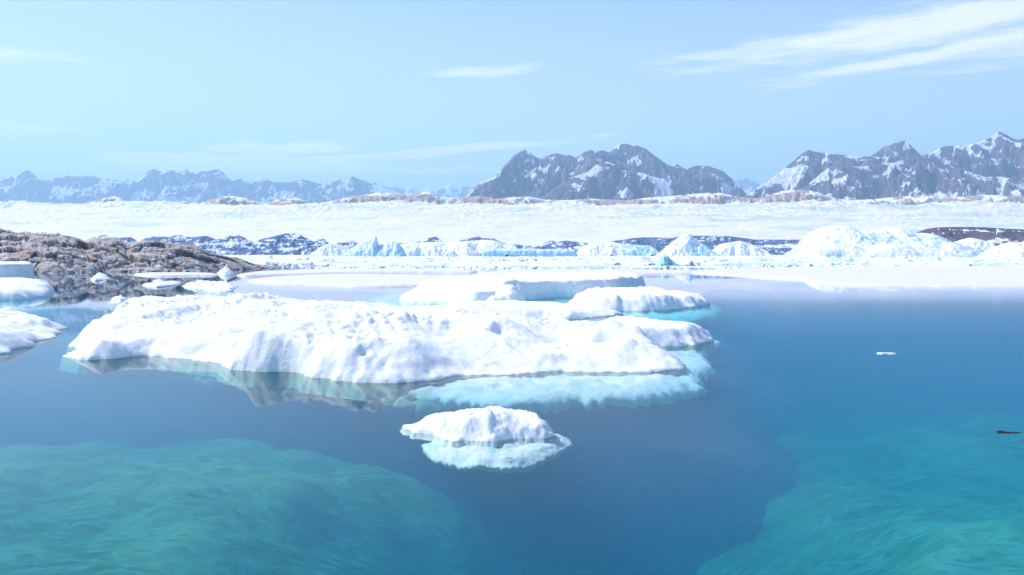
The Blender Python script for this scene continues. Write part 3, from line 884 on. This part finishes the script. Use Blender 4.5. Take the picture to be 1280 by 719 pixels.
# --- pointed floe to its right
pt = floe('pointed_ice_floe', [(712, 385), (740, 389), (780, 389), (830, 388), (860, 385), (883, 381), (878, 377), (840, 371), (790, 369), (735, 370), (715, 377)],
          [(725, 378, 0.6), (745, 370, 1.0), (770, 369, 1.1), (774, 364, 1.45), (780, 369, 0.9), (800, 365, 1.25), (830, 367, 1.1), (850, 371, 0.9), (870, 377, 0.5), (760, 380, 0.75), (800, 380, 0.6), (840, 380, 0.6), (855, 379, 0.5), (785, 382, 0.25)],
          (0.13, 0.2), edge=0.35, amp=(0.12, 0.14, 0.03), seed=23, warp_=0.4, base=0.7, icew=0.9,
          under=dict(line=[(700, 386), (740, 394), (800, 396), (860, 392), (892, 383), (880, 374), (760, 366), (705, 374)], top=0.12, slope=0.3, res=(0.25, 0.4), mat='aqua'))
tag(pt, 'small hummocky white floe tapering to a dark point on the right, beyond the largest floe', 'ice floe')

# --- small floe in front
sm = floe('small_ice_floe', mat=M['snow_small'], line= [(502, 535), (520, 541), (548, 548), (575, 552), (610, 551), (640, 549), (670, 548), (692, 546), (694, 540), (680, 532), (650, 527), (610, 525), (560, 527), (525, 530)],
          ctrl=[(510, 533, 0.10), (535, 527, 0.26), (560, 522, 0.36), (590, 517, 0.46), (612, 512, 0.58), (625, 515, 0.50), (650, 523, 0.33), (672, 525, 0.36), (688, 534, 0.2), (560, 538, 0.22), (600, 540, 0.22), (650, 540, 0.2), (620, 528, 0.36)],
          res=(0.028, 0.034), edge=0.12, amp=(0.05, 0.09, 0.035), fr=(1.8, 4.5, 14.0), seed=33, warp_=0.12, base=0.5, icew=0.25, depth=0.12,
          under=dict(line=[(548, 546), (560, 556), (590, 562), (620, 567), (655, 567), (676, 558), (693, 549), (690, 535), (600, 528), (540, 534)], top=0.025, slope=0.02, amp=0.03, res=(0.05, 0.06), thick=0.10, wl=0.4))
tag(sm, 'smallest lone snow floe floating in open blue water nearest the viewer', 'ice floe')

# --- left floes
lf = floe('left_edge_floe', [(-90, 452), (-40, 450), (0, 443), (30, 434), (60, 423), (79, 414), (76, 409), (50, 403), (10, 400), (-60, 400)],
          [(-50, 400, 0.9), (0, 391, 1.0), (20, 393, 0.95), (45, 400, 0.6), (70, 409, 0.2), (0, 410, 0.8), (30, 412, 0.5), (10, 430, 0.35), (-30, 425, 0.6), (50, 416, 0.25), (-20, 440, 0.4)],
          (0.09, 0.13), edge=0.4, amp=(0.14, 0.12, 0.03), seed=44, warp_=0.35, base=0.6, icew=0.7, fr=(0.6, 1.3, 5))
tag(lf, 'white floe cut by the left picture edge, tapering to a point on the right', 'ice floe')
blu = floe('blue_ice_block', [(-80, 376), (0, 375), (30, 374), (60, 370), (66, 365), (60, 360), (20, 358), (-70, 358)],
           [(-30, 352, 1.2), (0, 351, 1.2), (20, 351, 1.15), (45, 350.5, 1.15), (60, 352, 1.1), (10, 360, 0.9), (50, 360, 0.9)],
           (0.14, 0.2), edge=0.45, amp=(0.1, 0.09, 0.03), seed=49, warp_=0.3, base=0.75, icew=1.5, fr=(0.3, 0.9, 3),
           under=dict(line=[(-90, 388), (0, 386), (40, 384), (72, 372), (74, 360), (0, 354), (-80, 356)], top=0.25, slope=0.6, res=(0.3, 0.4)))
tag(blu, 'thick turquoise ice block low at the left edge below the rocks', 'ice block')
blt = floe('slab_ice_block', [(-70, 360), (0, 359), (30, 357), (42, 355), (40, 350), (0, 350), (-60, 350)],
           [(-30, 334, 3.0), (0, 335, 2.9), (25, 335, 2.85), (40, 336, 2.7)],
           (0.2, 0.3), edge=0.4, amp=(0.08, 0.05, 0.02), seed=52, warp_=0.2, base=0.95, icew=1.7, fr=(0.2, 0.6, 2), wall=True)
tag(blt, 'smooth pale blue slab standing behind the turquoise block at the left edge', 'ice block')


# --- flat sheets
def sheet(name, line, h, seed, label, cat='ice sheet', res=(0.5, 0.9), warp_=1.2, amp=(0.08, 0.1, 0.05), fr=(0.05, 0.2, 0.8), icew=0.9, edge=0.5):
    c = np.array(line, float)
    ctrl = [(c[:, 0].mean(), c[:, 1].mean(), h), (c[:, 0].min() + 30, c[:, 1].mean(), h)]
    o = floe(name, line, ctrl, res, edge=edge, amp=amp, fr=fr, seed=seed, warp_=warp_, base=0.8, icew=icew, mat=M['sheet'])
    return tag(o, label, cat)


sheet('flat_ice_sheet', [(860, 341), (920, 345), (985, 350), (1060, 357), (1150, 359), (1280, 360), (1420, 361), (1500, 350), (1400, 337), (1280, 334), (1100, 334), (980, 335), (900, 337)], 0.33, 61,
      'wide flat snow-covered sheet across the right, in front of the largest iceberg')
sheet('flat_ice_sheet', [(330, 355), (380, 357), (440, 360), (500, 359), (560, 357), (620, 356), (640, 351), (600, 347), (500, 345), (420, 344), (350, 347), (310, 351)], 0.33, 64,
      'flat snow sheet left of the middle, behind the flat-topped floe')
sheet('flat_ice_sheet', [(300, 346), (360, 344), (430, 342), (520, 341), (600, 341), (560, 338), (450, 337), (360, 339), (310, 342)], 0.4, 66,
      'narrow white sheet behind the flat snow sheet, right of the headland tip', res=(0.7, 1.2))
sheet('flat_ice_sheet', [(600, 344), (700, 346), (800, 344), (870, 342), (860, 339), (760, 338), (650, 338)], 0.3, 68,
      'thin broken sheet right behind the flat-topped floe', res=(0.7, 1.2), warp_=3.0)
sheet('thin_ice_strip', [(168, 344), (190, 345.5), (240, 345), (272, 344.5), (270, 342.5), (220, 341.8), (175, 342.3)], 0.3, 70, 'long thin ice strip floating just off the rocky headland', res=(0.3, 0.5), warp_=0.5)
sheet('thin_ice_strip', [(176, 357), (195, 359.5), (220, 357), (227, 354), (215, 353), (190, 355)], 0.3, 72, 'white ice pan between the headland and the largest floe', res=(0.14, 0.25), warp_=0.3, edge=0.25)
sheet('thin_ice_strip', [(190, 351.5), (200, 352.5), (206, 351), (198, 350)], 0.25, 73, 'tiny ice pan between the thin strip and the white pan near the headland', res=(0.14, 0.25), warp_=0.2, edge=0.25)
c1 = floe('brash_ice_patch', [(232, 359), (250, 362), (275, 366), (288, 362), (290, 356), (270, 354), (245, 353)], [(240, 356, 0.2), (262, 354, 0.35), (280, 356, 0.3), (265, 360, 0.15)], (0.12, 0.2), edge=0.25, amp=(0.3, 0.6, 0.15), fr=(0.5, 0.9, 2.5), seed=75, warp_=0.9, icew=0.9)
tag(c1, 'lumpy patch of brash ice right of the white pan near the headland', 'brash ice')
c2 = floe('brash_ice_patch', [(142, 378), (150, 380), (160, 378), (158, 374), (146, 374)], [(150, 373, 0.45), (156, 376, 0.3)], (0.08, 0.14), edge=0.2, amp=(0.2, 0.3, 0.06), fr=(0.7, 1.4, 4), seed=76, warp_=0.5, icew=0.8)
tag(c2, 'small crumbly ice patch just off the upper left of the largest floe', 'brash ice')
c3 = floe('ice_lump', [(114, 350), (122, 351.5), (136, 348), (130, 345), (120, 345)], [(124, 344, 0.9), (130, 347, 0.4)], (0.14, 0.3), edge=0.3, amp=(0.2, 0.25, 0.06), fr=(0.5, 1, 3), seed=79, warp_=0.3, icew=0.3)
tag(c3, 'white diamond-shaped ice lump in the dark water below the headland', 'ice lump')
c4 = floe('ice_lump', [(272, 343), (282, 344.5), (292, 342), (288, 339), (276, 340)], [(279, 333.5, 2.1), (284, 338, 1.2), (275, 340, 0.8)], (0.2, 0.35), edge=0.5, amp=(0.2, 0.3, 0.06), fr=(0.4, 0.8, 2), seed=83, warp_=0.3, icew=0.9)
tag(c4, 'pale blue pointed ice lump at the right end of the thin strip', 'ice lump')


# ------------------------------------------------------------------ icebergs
def berg(name, sil, base_y, label, depth=0.5, seed=0, mat='berg', k=2.2, icew=0.8, nx=200, ny=70, gully=0.12, icef=None, dist=None):
    """crest follows the silhouette (photo px); front falls to the water line at photo row base_y"""
    Df = dist or W(640, base_y)[1]
    s = np.array(sil, float)
    wid = (s[-1, 0] - s[0, 0]) / F * Df
    wf = depth * wid
    D = Df + wf
    Xc = np.array([ray(a, b)[0] * D for a, b in s])
    Zc = np.array([H + ray(a, b)[1] * D for a, b in s])
    Zc = np.maximum(Zc, 0.2)
    xs = np.linspace(Xc[0] - 0.02 * wid, Xc[-1] + 0.02 * wid, nx)
    ys = np.concatenate([-np.linspace(1.08, 0, int(ny * .75)) * wf, np.linspace(0, 1.05, int(ny * .25) + 1)[1:] * wf * 0.7])
    X, T = np.meshgrid(xs, ys)
    t = np.where(T < 0, -T / wf, T / (0.7 * wf))
    t = t + 0.16 * fbm(X * 6 / wid, T * 6 / wid, 4, seed) * sstep(t, 0.05, 0.5)
    Zm = Zc.max()
    Zr = np.interp(X, Xc, Zc) + 0.006 * Zm * fbm(X * 30 / wid, X * 0, 4, seed + 2)
    xr = np.clip(np.minimum(X - xs[0], xs[-1] - X) / (0.03 * wid), 0, 1)
    z = Zr * (1 - np.clip(t, 0, 1.2) ** k) * xr
    z -= Zm * gully * 0.6 * (1 - ridged(X * 5 / wid + z / Zm, T * 8 / wid, 4, seed + 4)) * sstep(t, 0.05, 0.4)
    z += Zm * 0.04 * fbm(X * 22 / wid, T * 22 / wid, 4, seed + 6) * sstep(t, 0.03, 0.3)
    z = np.where(t > 1, -1.0, z) - 0.3
    gy, gx = np.gradient(z)
    sl = np.hypot(gx / (xs[1] - xs[0]), gy / np.maximum(1e-3, np.gradient(ys)[:, None]))
    ice = icew * (0.25 * sstep(sl, 0.8, 2.5) + 0.55 * np.exp(-np.maximum(z, 0) / (0.12 * Zm))) + 0.3 * fbm(X * 5 / wid, z * 6 / Zm, 3, seed + 8)
    if icef is not None:
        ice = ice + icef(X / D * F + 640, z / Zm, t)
    me = grid_mesh(name, X, D + T, z, keep=(z > -1.0), attrs={'ice': ice})
    o = link(name, me, M[mat])
    return tag(o, label, 'iceberg')


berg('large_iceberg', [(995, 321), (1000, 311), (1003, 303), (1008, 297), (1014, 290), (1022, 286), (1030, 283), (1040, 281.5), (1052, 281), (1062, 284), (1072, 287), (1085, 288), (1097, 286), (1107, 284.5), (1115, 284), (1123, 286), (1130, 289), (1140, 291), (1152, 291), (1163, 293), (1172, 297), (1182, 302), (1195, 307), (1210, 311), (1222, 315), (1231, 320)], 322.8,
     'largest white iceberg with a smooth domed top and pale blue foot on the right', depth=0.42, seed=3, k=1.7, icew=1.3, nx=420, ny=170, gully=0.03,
     icef=lambda px, zz, t: 0.2 + 0.5 * sstep(px, 1150, 1215) + 0.35 * np.exp(-((zz - 0.6) / 0.16) ** 2) * sstep(px, 1010, 1060))  # shade on the right end is put into the blue; middle band is ice
berg('rubble_iceberg', [(985, 322), (1000, 316), (1012, 309), (1025, 306), (1040, 304), (1060, 305), (1072, 308), (1085, 307), (1100, 305), (1115, 304), (1130, 305), (1150, 308), (1172, 311), (1190, 315), (1200, 320)], 323.6,
     'snowy rubble shelf with a turquoise foot in front of the largest iceberg', depth=0.2, seed=9, k=2.5, icew=1.3, nx=300, ny=70, gully=0.25)
berg('ridged_iceberg', [(1165, 322), (1185, 306), (1200, 300), (1212, 297), (1222, 299), (1232, 302), (1242, 308), (1260, 314), (1270, 320)], 322.0, 'blue-shadowed iceberg rising behind the right shoulder of the largest iceberg', depth=0.4, seed=13, icew=1.0, gully=0.2)
berg('jagged_iceberg', [(1222, 323), (1232, 315), (1245, 308), (1256, 304), (1264, 302), (1272, 305), (1282, 301), (1300, 303), (1330, 306), (1360, 320)], 323.2, 'jagged white ice mass cut by the right picture edge', depth=0.35, seed=15, icew=0.4, gully=0.35)
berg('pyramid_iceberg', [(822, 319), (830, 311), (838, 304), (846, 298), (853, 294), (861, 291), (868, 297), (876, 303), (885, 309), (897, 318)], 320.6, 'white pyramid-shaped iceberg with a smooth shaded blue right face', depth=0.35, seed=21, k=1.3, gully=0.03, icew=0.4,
     icef=lambda px, zz, t: 0.55 * sstep(px, 852, 858))  # shade of the right face painted in as blue
berg('low_iceberg', [(886, 319), (893, 311), (900, 305), (912, 303), (925, 301), (935, 304), (945, 307), (952, 311), (960, 318)], 320.4, 'low white iceberg with a blue front right of the pyramid-shaped one', depth=0.4, seed=24, icew=1.0, gully=0.1)
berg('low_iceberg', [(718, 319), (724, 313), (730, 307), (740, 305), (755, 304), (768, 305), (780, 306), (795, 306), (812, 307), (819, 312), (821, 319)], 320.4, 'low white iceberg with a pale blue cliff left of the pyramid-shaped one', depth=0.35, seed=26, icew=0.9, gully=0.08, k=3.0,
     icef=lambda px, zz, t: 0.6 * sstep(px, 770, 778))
berg('tabular_iceberg', [(498, 319), (503, 311), (508, 306), (515, 304), (530, 303), (550, 302.5), (575, 302), (590, 301), (610, 300), (620, 301), (630, 305), (645, 308), (655, 318)], 320.8, 'long flat-topped iceberg with a blue front, right of the tilted one', depth=0.35, seed=28, k=3.5, icew=1.0, nx=300, gully=0.06)
berg('tabular_iceberg', [(604, 319), (605, 311.5), (620, 311), (660, 311), (700, 311.5), (718, 312), (722, 319)], 321.6, 'long thin dark blue ice wall with a white top, in front of the flat-topped iceberg', depth=0.12, seed=30, k=6, icew=1.6, mat='bergblue', gully=0.03)
berg('tilted_iceberg', [(425, 320), (432, 316), (438, 311), (446, 306), (455, 301), (462, 298), (467, 296), (470, 294), (472, 301), (474, 306), (480, 305), (486, 302), (492, 301), (497, 303), (503, 309), (508, 319)], 321.4, 'tilted blue-grey iceberg with a sharp pointed tip, left of the middle', depth=0.3, seed=36, k=1.5, icew=0.8, mat='bergblue', gully=0.12)
berg('rounded_iceberg', [(385, 320), (395, 313), (402, 308), (412, 304), (422, 305), (432, 309), (442, 313), (455, 319)], 321.2, 'rounded white iceberg left of the tilted one, right of the blue ridge', depth=0.35, seed=38, icew=0.5, gully=0.25)
berg('rounded_iceberg', [(555, 320), (557, 316), (561, 313.8), (566, 313.5), (570, 316), (573, 320)], 321.8, 'small round white ice ball in front of the long flat-topped iceberg', depth=0.4, seed=39, icew=0.1, gully=0.03, nx=60, ny=40)
berg('blue_iceberg', [(822, 332), (825, 323), (829, 317.5), (834, 318), (839, 324), (846, 329), (858, 332)], 333.0, 'small dark blue upright ice block in the pack ice below the pyramid-shaped iceberg', depth=0.3, seed=42, mat='cyan', icew=1.5, nx=70, ny=40)


# ------------------------------------------------------------------ floating chunks in the pack ice
def chunk_mesh(name, seed, flat=0.6):
    rg = np.random.RandomState(seed)
    import bmesh
    bm = bmesh.new()
    bmesh.ops.create_icosphere(bm, subdivisions=2, radius=1.0)
    planes = []
    for i in range(9):
        v = rg.normal(size=3)
        v[2] = abs(v[2]) * 0.8
        v /= np.linalg.norm(v)
        planes.append((v, rg.uniform(0.5, 0.85)))
    for v in bm.verts:
        p = np.array(v.co)
        for n_, d_ in planes:
            k = p @ n_ - d_
            if k > 0:
                p = p - n_ * k
        p[2] *= flat
        p *= 1 + 0.08 * rg.normal()
        p[2] = max(p[2], -0.18)
        v.co = p
    me = bpy.data.meshes.new(name)
    bm.to_mesh(me)
    bm.free()
    at = me.attributes.new('ice', 'FLOAT', 'POINT')
    z = np.array([v.co.z for v in me.vertices])
    at.data.foreach_set('value', (0.5 * np.exp(-np.maximum(z, 0) / 0.15) - 0.05).astype(np.float32))
    return me


LM = [(370, 'beyond the headland tip'), (425, 'below the rounded iceberg'), (475, 'below the tilted iceberg'), (560, 'below the flat-topped iceberg'),
      (660, 'below the long blue ice wall'), (770, 'left of the pyramid iceberg'), (860, 'below the pyramid iceberg'), (925, 'right of the pyramid iceberg'),
      (1030, 'below the largest dome'), (1110, 'below the largest iceberg'), (1190, 'below the ridged iceberg'), (1260, 'at the right edge')]
WM, BM = [], []
for i in range(7):
    m_ = chunk_mesh('ice_chunk', 100 + i, 0.35 + 0.08 * i)
    m_.materials.append(M['block'])
    WM.append(m_)
for i in range(4):
    m_ = chunk_mesh('blue_ice_chunk', 200 + i, 0.35 + 0.1 * i)
    m_.materials.append(M['cyan'])
    BM.append(m_)
rnd = random.Random(5)
ncount = 0
for i in range(270):
    blue = rnd.random() < 0.16
    zone = rnd.random()
    px = rnd.uniform(335, 1290)
    py = rnd.choice([rnd.uniform(322.5, 327), rnd.uniform(323, 331), rnd.uniform(326, 337)])
    if px < 380:
        py = min(py, 332)
    x, y = W(px, py)
    size = rnd.choice([4, 5, 6, 8, 11, 15]) * rnd.uniform(0.7, 1.2) * 0.5 * y / F
    me = rnd.choice(BM if blue else WM)
    o = bpy.data.objects.new('blue_ice_chunk' if blue else 'ice_chunk', me)
    COL.objects.link(o)
    o.location = (x, y, 0.05 if py > 328 else 0.3)
    o.scale = (size * rnd.uniform(0.9, 1.7), size, size * rnd.uniform(0.7, 1.2))
    o.rotation_euler = (rnd.uniform(-.15, .15), rnd.uniform(-.15, .15), rnd.uniform(0, 6.28))
    near_ = min(LM, key=lambda q: abs(q[0] - px))[1]
    sz = 'larger' if o.scale[1] * F / y > 4.6 else 'small'
    row = 'far out' if py < 326 else ('near the sheets' if py > 331 else 'midway')
    colr = 'turquoise' if blue else 'white'
    tag(o, '%s %s ice chunk %s in the pack %s' % (sz, colr, row, near_), 'ice chunk', '%s %s ice chunks %s %s' % (sz, colr, row, near_))


def brash():
    """the uncountable small pieces between them"""
    tri = []
    bases = []
    for m_ in WM[:3]:
        v = np.array([tuple(a.co) for a in m_.vertices])
        f = np.array([tuple(p.vertices) for p in m_.polygons])
        bases.append((v, f))
    rg = np.random.RandomState(9)
    cos, fs, off = [], [], 0
    for i in range(2600):
        px = rg.uniform(300, 1290)
        py = 322 + 16 * rg.rand() ** 1.5
        if px < 360:
            py = min(py, 334)
        x, y = W(px, py)
        y *= rg.uniform(0.95, 1.05)
        s = rg.uniform(0.5, 1.6) * y / F
        v, f = bases[rg.randint(3)]
        a = rg.uniform(0, 6.28)
        q = v * np.array([s * rg.uniform(1, 2), s, s])
        q = np.stack([q[:, 0] * math.cos(a) - q[:, 1] * math.sin(a) + x, q[:, 0] * math.sin(a) + q[:, 1] * math.cos(a) + y, q[:, 2] + 0.05], -1)
        cos.append(q)
        fs.append(f + off)
        off += len(v)
    # crumbs by the headland and at the edges of the near sheets
    for i in range(260):
        px, py = (rg.uniform(60, 320), rg.uniform(340, 350)) if i % 3 else (rg.uniform(850, 1280), rg.uniform(358, 372))
        x, y = W(px, py)
        s = rg.uniform(0.3, 0.9) * y / F
        v, f = bases[rg.randint(3)]
        q = v * np.array([s * rg.uniform(1, 3), s, s * 0.6]) + np.array([x, y, 0.0])
        cos.append(q)
        fs.append(f + off)
        off += len(v)
    for i in range(70):
        px, py = rg.uniform(0, 1280), 385 + 300 * rg.rand() ** 1.6
        x, y = W(px, py)
        s = rg.uniform(0.25, 0.7) * y / F
        v, f = bases[rg.randint(3)]
        q = v * np.array([s * rg.uniform(1, 3), s, s * 0.5]) + np.array([x, y, 0.0])
        cos.append(q)
        fs.append(f + off)
        off += len(v)
    co = np.concatenate(cos)
    me = mesh_np('brash_ice', co, np.concatenate(fs), {'ice': np.full(len(co), 0.1)}, smooth=False)
    o = link('brash_ice', me, M['block'])
    tag(o, 'scattered crumbs of brash ice between the chunks and along the sheets', 'brash ice', kind='stuff')


brash()


# ------------------------------------------------------------------ rocky headland
def rock_mat():
    m, nt = new_mat('granite')
    p = pos(nt)
    n1 = nt.noise(p, 0.25, 6, 0.6)
    n2 = nt.noise(nt.mapping(p, (0.5, 0.5, 2.2), (0, R(12), 0)), 0.9, 7, 0.68)
    n3 = nt.noise(p, 5.0, 5, 0.7)
    col = nt.mix(nt.ss(n2, 0.32, 0.68), (0.33, 0.305, 0.30), (0.68, 0.62, 0.58))
    col = nt.mix(nt.ss(n1, 0.54, 0.66, 0, 0.7), col, (0.50, 0.30, 0.17))
    col = nt.mix(nt.ss(n3, 0.5, 0.75, 0, 0.4), col, (0.10, 0.095, 0.10))
    cr = attr(nt, 'crack')
    col = nt.mix(cr, col, (0.035, 0.033, 0.035))
    finish(nt, col, 0.8, nt.math('ADD', n2, nt.math('MULTIPLY', n3, 0.3)), 0.7, 0.22, 0.25)
    return m


M['rock'] = rock_mat()
HSIL = [(-260, 270), (-160, 276), (-80, 280), (-30, 284), (0, 287), (12, 288), (22, 292), (30, 291), (45, 292), (60, 293), (80, 294), (95, 296), (103, 300), (108, 303), (115, 300), (130, 298.5), (145, 299.5), (160, 304), (175, 303), (195, 302), (210, 304), (225, 306), (240, 309), (252, 313), (262, 317), (275, 319), (290, 322), (305, 326), (318, 330), (335, 334), (350, 336)]
HBASE = [(-260, 350), (-60, 344), (0, 341.5), (60, 341.5), (110, 340.5), (160, 339.5), (200, 339.5), (250, 338.6), (290, 337.2), (330, 335.6), (352, 334.6)]


def headland():
    pxs = np.linspace(-255, 350, 900)
    b = np.interp(pxs, *np.array(HBASE, float).T)
    c = np.interp(pxs, *np.array(HSIL, float).T)
    # front line distance and crest distance
    Yf = np.array([W(p_, q_)[1] for p_, q_ in zip(pxs, b)])
    width = np.interp(pxs, [-255, 0, 200, 300, 350], [60, 48, 36, 18, 5])
    Yc = Yf + width
    zc = np.array([H + ray(p_, q_)[1] * y_ for p_, q_, y_ in zip(pxs, c, Yc)])
    zc = np.maximum(zc, 0.25)
    ax = np.array([ray(p_, 340)[0] for p_ in pxs])
    ts = np.concatenate([np.linspace(-0.06, 1, 190), 1 + np.linspace(0, 1, 50)[1:]])
    T, A = np.meshgrid(ts, ax, indexing='ij')
    yf, yc, Z = Yf[None, :], Yc[None, :], zc[None, :]
    Y = yf + (yc - yf) * T
    X = A * Y
    tt = np.clip(T, 0, 1)
    prof = 1 - (1 - tt) ** 1.9
    prof = np.where(T > 1, 1 - 0.9 * np.maximum(T - 1, 0) ** 1.5, prof)
    z = Z * prof
    amp = sstep(T, 0, 0.10) * (1 - 0.75 * np.exp(-((T - 1) / 0.07) ** 2)) * np.clip(Z / 6, 0.12, 1)
    # fractured slabs: stretched cells, each raised and tilted
    wx = X + 2.5 * fbm(X * .12, Y * .12, 3, 3)
    wy = Y + 2.5 * fbm(X * .12, Y * .12, 3, 6)
    f1, e1, v1 = voro(wx * 0.14, wy * 0.20 + 0.1 * z, 1)
    f2, e2, v2 = voro(wx * 0.27, wy * 0.42 + 0.2 * z, 2)
    f3, e3, v3 = voro(wx * 1.1, wy * 1.4, 4)
    step = (v1 - 0.5) * 1.3 + (v2 - 0.5) * 0.45 + (v3 - 0.5) * 0.03
    tilt = (v1 - 0.4) * 1.5 * f1 + (v2 - 0.5) * 1.0 * f2
    crack = np.maximum(1 - e1 / 0.09, 0) * 1.0 + np.maximum(1 - e2 / 0.10, 0) * 0.6
    crack = np.clip(crack, 0, 1)
    z = z + amp * (step + tilt - 0.8 * crack + 0.45 * fbm(X * .35, Y * .35, 4, 15) + 0.05 * fbm(X * 2.5, Y * 2.5, 3, 17))
    lim = np.interp(A.ravel(), ax, [ray(p_, q_)[1] for p_, q_ in zip(pxs, c)]).reshape(A.shape) * Y + H
    z = np.where((T < 0.97), np.minimum(z, np.maximum(lim - 0.05, 0.2 * (1 + v2))), z)
    z = np.where(T < 0, -0.8, z)
    # ledges stepping into the water, uneven foot
    foot = fbm(X * 0.15, Y * 0.15, 4, 19)
    z = z - 1.1 * np.exp(-T / 0.10) * (foot + 0.35)
    me = grid_mesh('headland_rock', X, Y, z, attrs={'crack': crack * 0.85})
    o = link('rocky_headland', me, M['rock'])
    tag(o, 'low grey-brown fractured rock headland sloping into the water on the left', 'headland', kind='structure')
    # boulders lying along its foot and on its back
    rg = random.Random(3)
    ms = []
    for i in range(5):
        mm = chunk_mesh('boulder', 300 + i, 0.55 + 0.07 * i)
        mm.attributes.remove(mm.attributes['ice'])
        mm.attributes.new('crack', 'FLOAT', 'POINT')
        mm.materials.append(M['rock'])
        ms.append(mm)
    Zf = z
    for i in range(40):
        j = rg.randrange(380, 880)
        r_ = rg.choice([rg.randrange(10, 20), rg.randrange(12, 60), rg.randrange(12, 90)])
        bo = bpy.data.objects.new('boulder', rg.choice(ms))
        COL.objects.link(bo)
        bo.parent = o
        s = rg.uniform(0.4, 1.1) * (0.45 if j > 800 else 1)
        zz = Zf[r_, j]
        if zz < -0.2:
            zz = 0.0
        bo.location = (X[r_, j], Y[r_, j], zz - 0.1 * s)
        bo.scale = (s * rg.uniform(1, 2), s, s * rg.uniform(0.6, 1))
        bo.rotation_euler = (rg.uniform(-.2, .2), rg.uniform(-.2, .2), rg.uniform(0, 6.28))


headland()


# ------------------------------------------------------------------ floating twigs
def twig(px, py, length, label, seed):
    m, nt = new_mat('wet_driftwood')
    n = nt.noise(pos(nt), 20, 4)
    finish(nt, nt.mix(n, (0.07, 0.035, 0.025), (0.20, 0.10, 0.07)), 0.6)
    x, y = W(px, py)
    rg = random.Random(seed)
    co, f = [], []
    n_, k = 14, 6
    for i in range(n_):
        t = i / (n_ - 1)
        r = 0.035 * (1 - 0.7 * t) * (1 + 0.3 * rg.uniform(-1, 1))
        cx, cy, cz = x + (t - 0.5) * length, y + 0.08 * math.sin(t * 5 + seed) * length, 0.012 + 0.01 * rg.uniform(-1, 1)
        for j in range(k):
            a = 2 * math.pi * j / k
            co.append((cx, cy + r * math.cos(a), cz + r * math.sin(a)))
    for i in range(n_ - 1):
        for j in range(k):
            f.append((i * k + j, i * k + (j + 1) % k, (i + 1) * k + (j + 1) % k, (i + 1) * k + j))
    o = link('floating_twig', mesh_np('twig', np.array(co), np.array(f)), m)
    return tag(o, label, 'twig')


twig(1262, 541, 0.5, 'thin brown twig floating on the open water at the right edge', 1)
tw = floe('ice_sliver', [(1096, 441.3), (1102, 442.2), (1108, 441.7), (1116, 442.1), (1120, 441.6), (1107, 441.2)], [(1105, 441, 0.03)], (0.03, 0.05), edge=0.08, amp=(0.02, 0.02, 0.01), seed=90, warp_=0.05, depth=0.05)
tag(tw, 'thin sliver of ice alone on the blue water right of the largest floe', 'ice sliver')


# ------------------------------------------------------------------ haze
def haze():
    m, nt = new_mat('haze_air')
    v = nt.n('ShaderNodeVolumePrincipled')
    v.inputs['Color'].default_value = (0.50, 0.76, 1.0, 1)
    v.inputs['Density'].default_value = 4.7e-5
    v.inputs['Anisotropy'].default_value = 0.2
    o = nt.n('ShaderNodeOutputMaterial')
    nt.l(v.outputs[0], o.inputs['Volume'])
    b = link('haze', box_mesh('haze', -BIG - 50, BIG + 50, -BIG - 50, BIG + 50, -19.0, 5200.0), m)
    tag(b, 'thin blue summer haze over the whole fjord', kind='stuff')


haze()
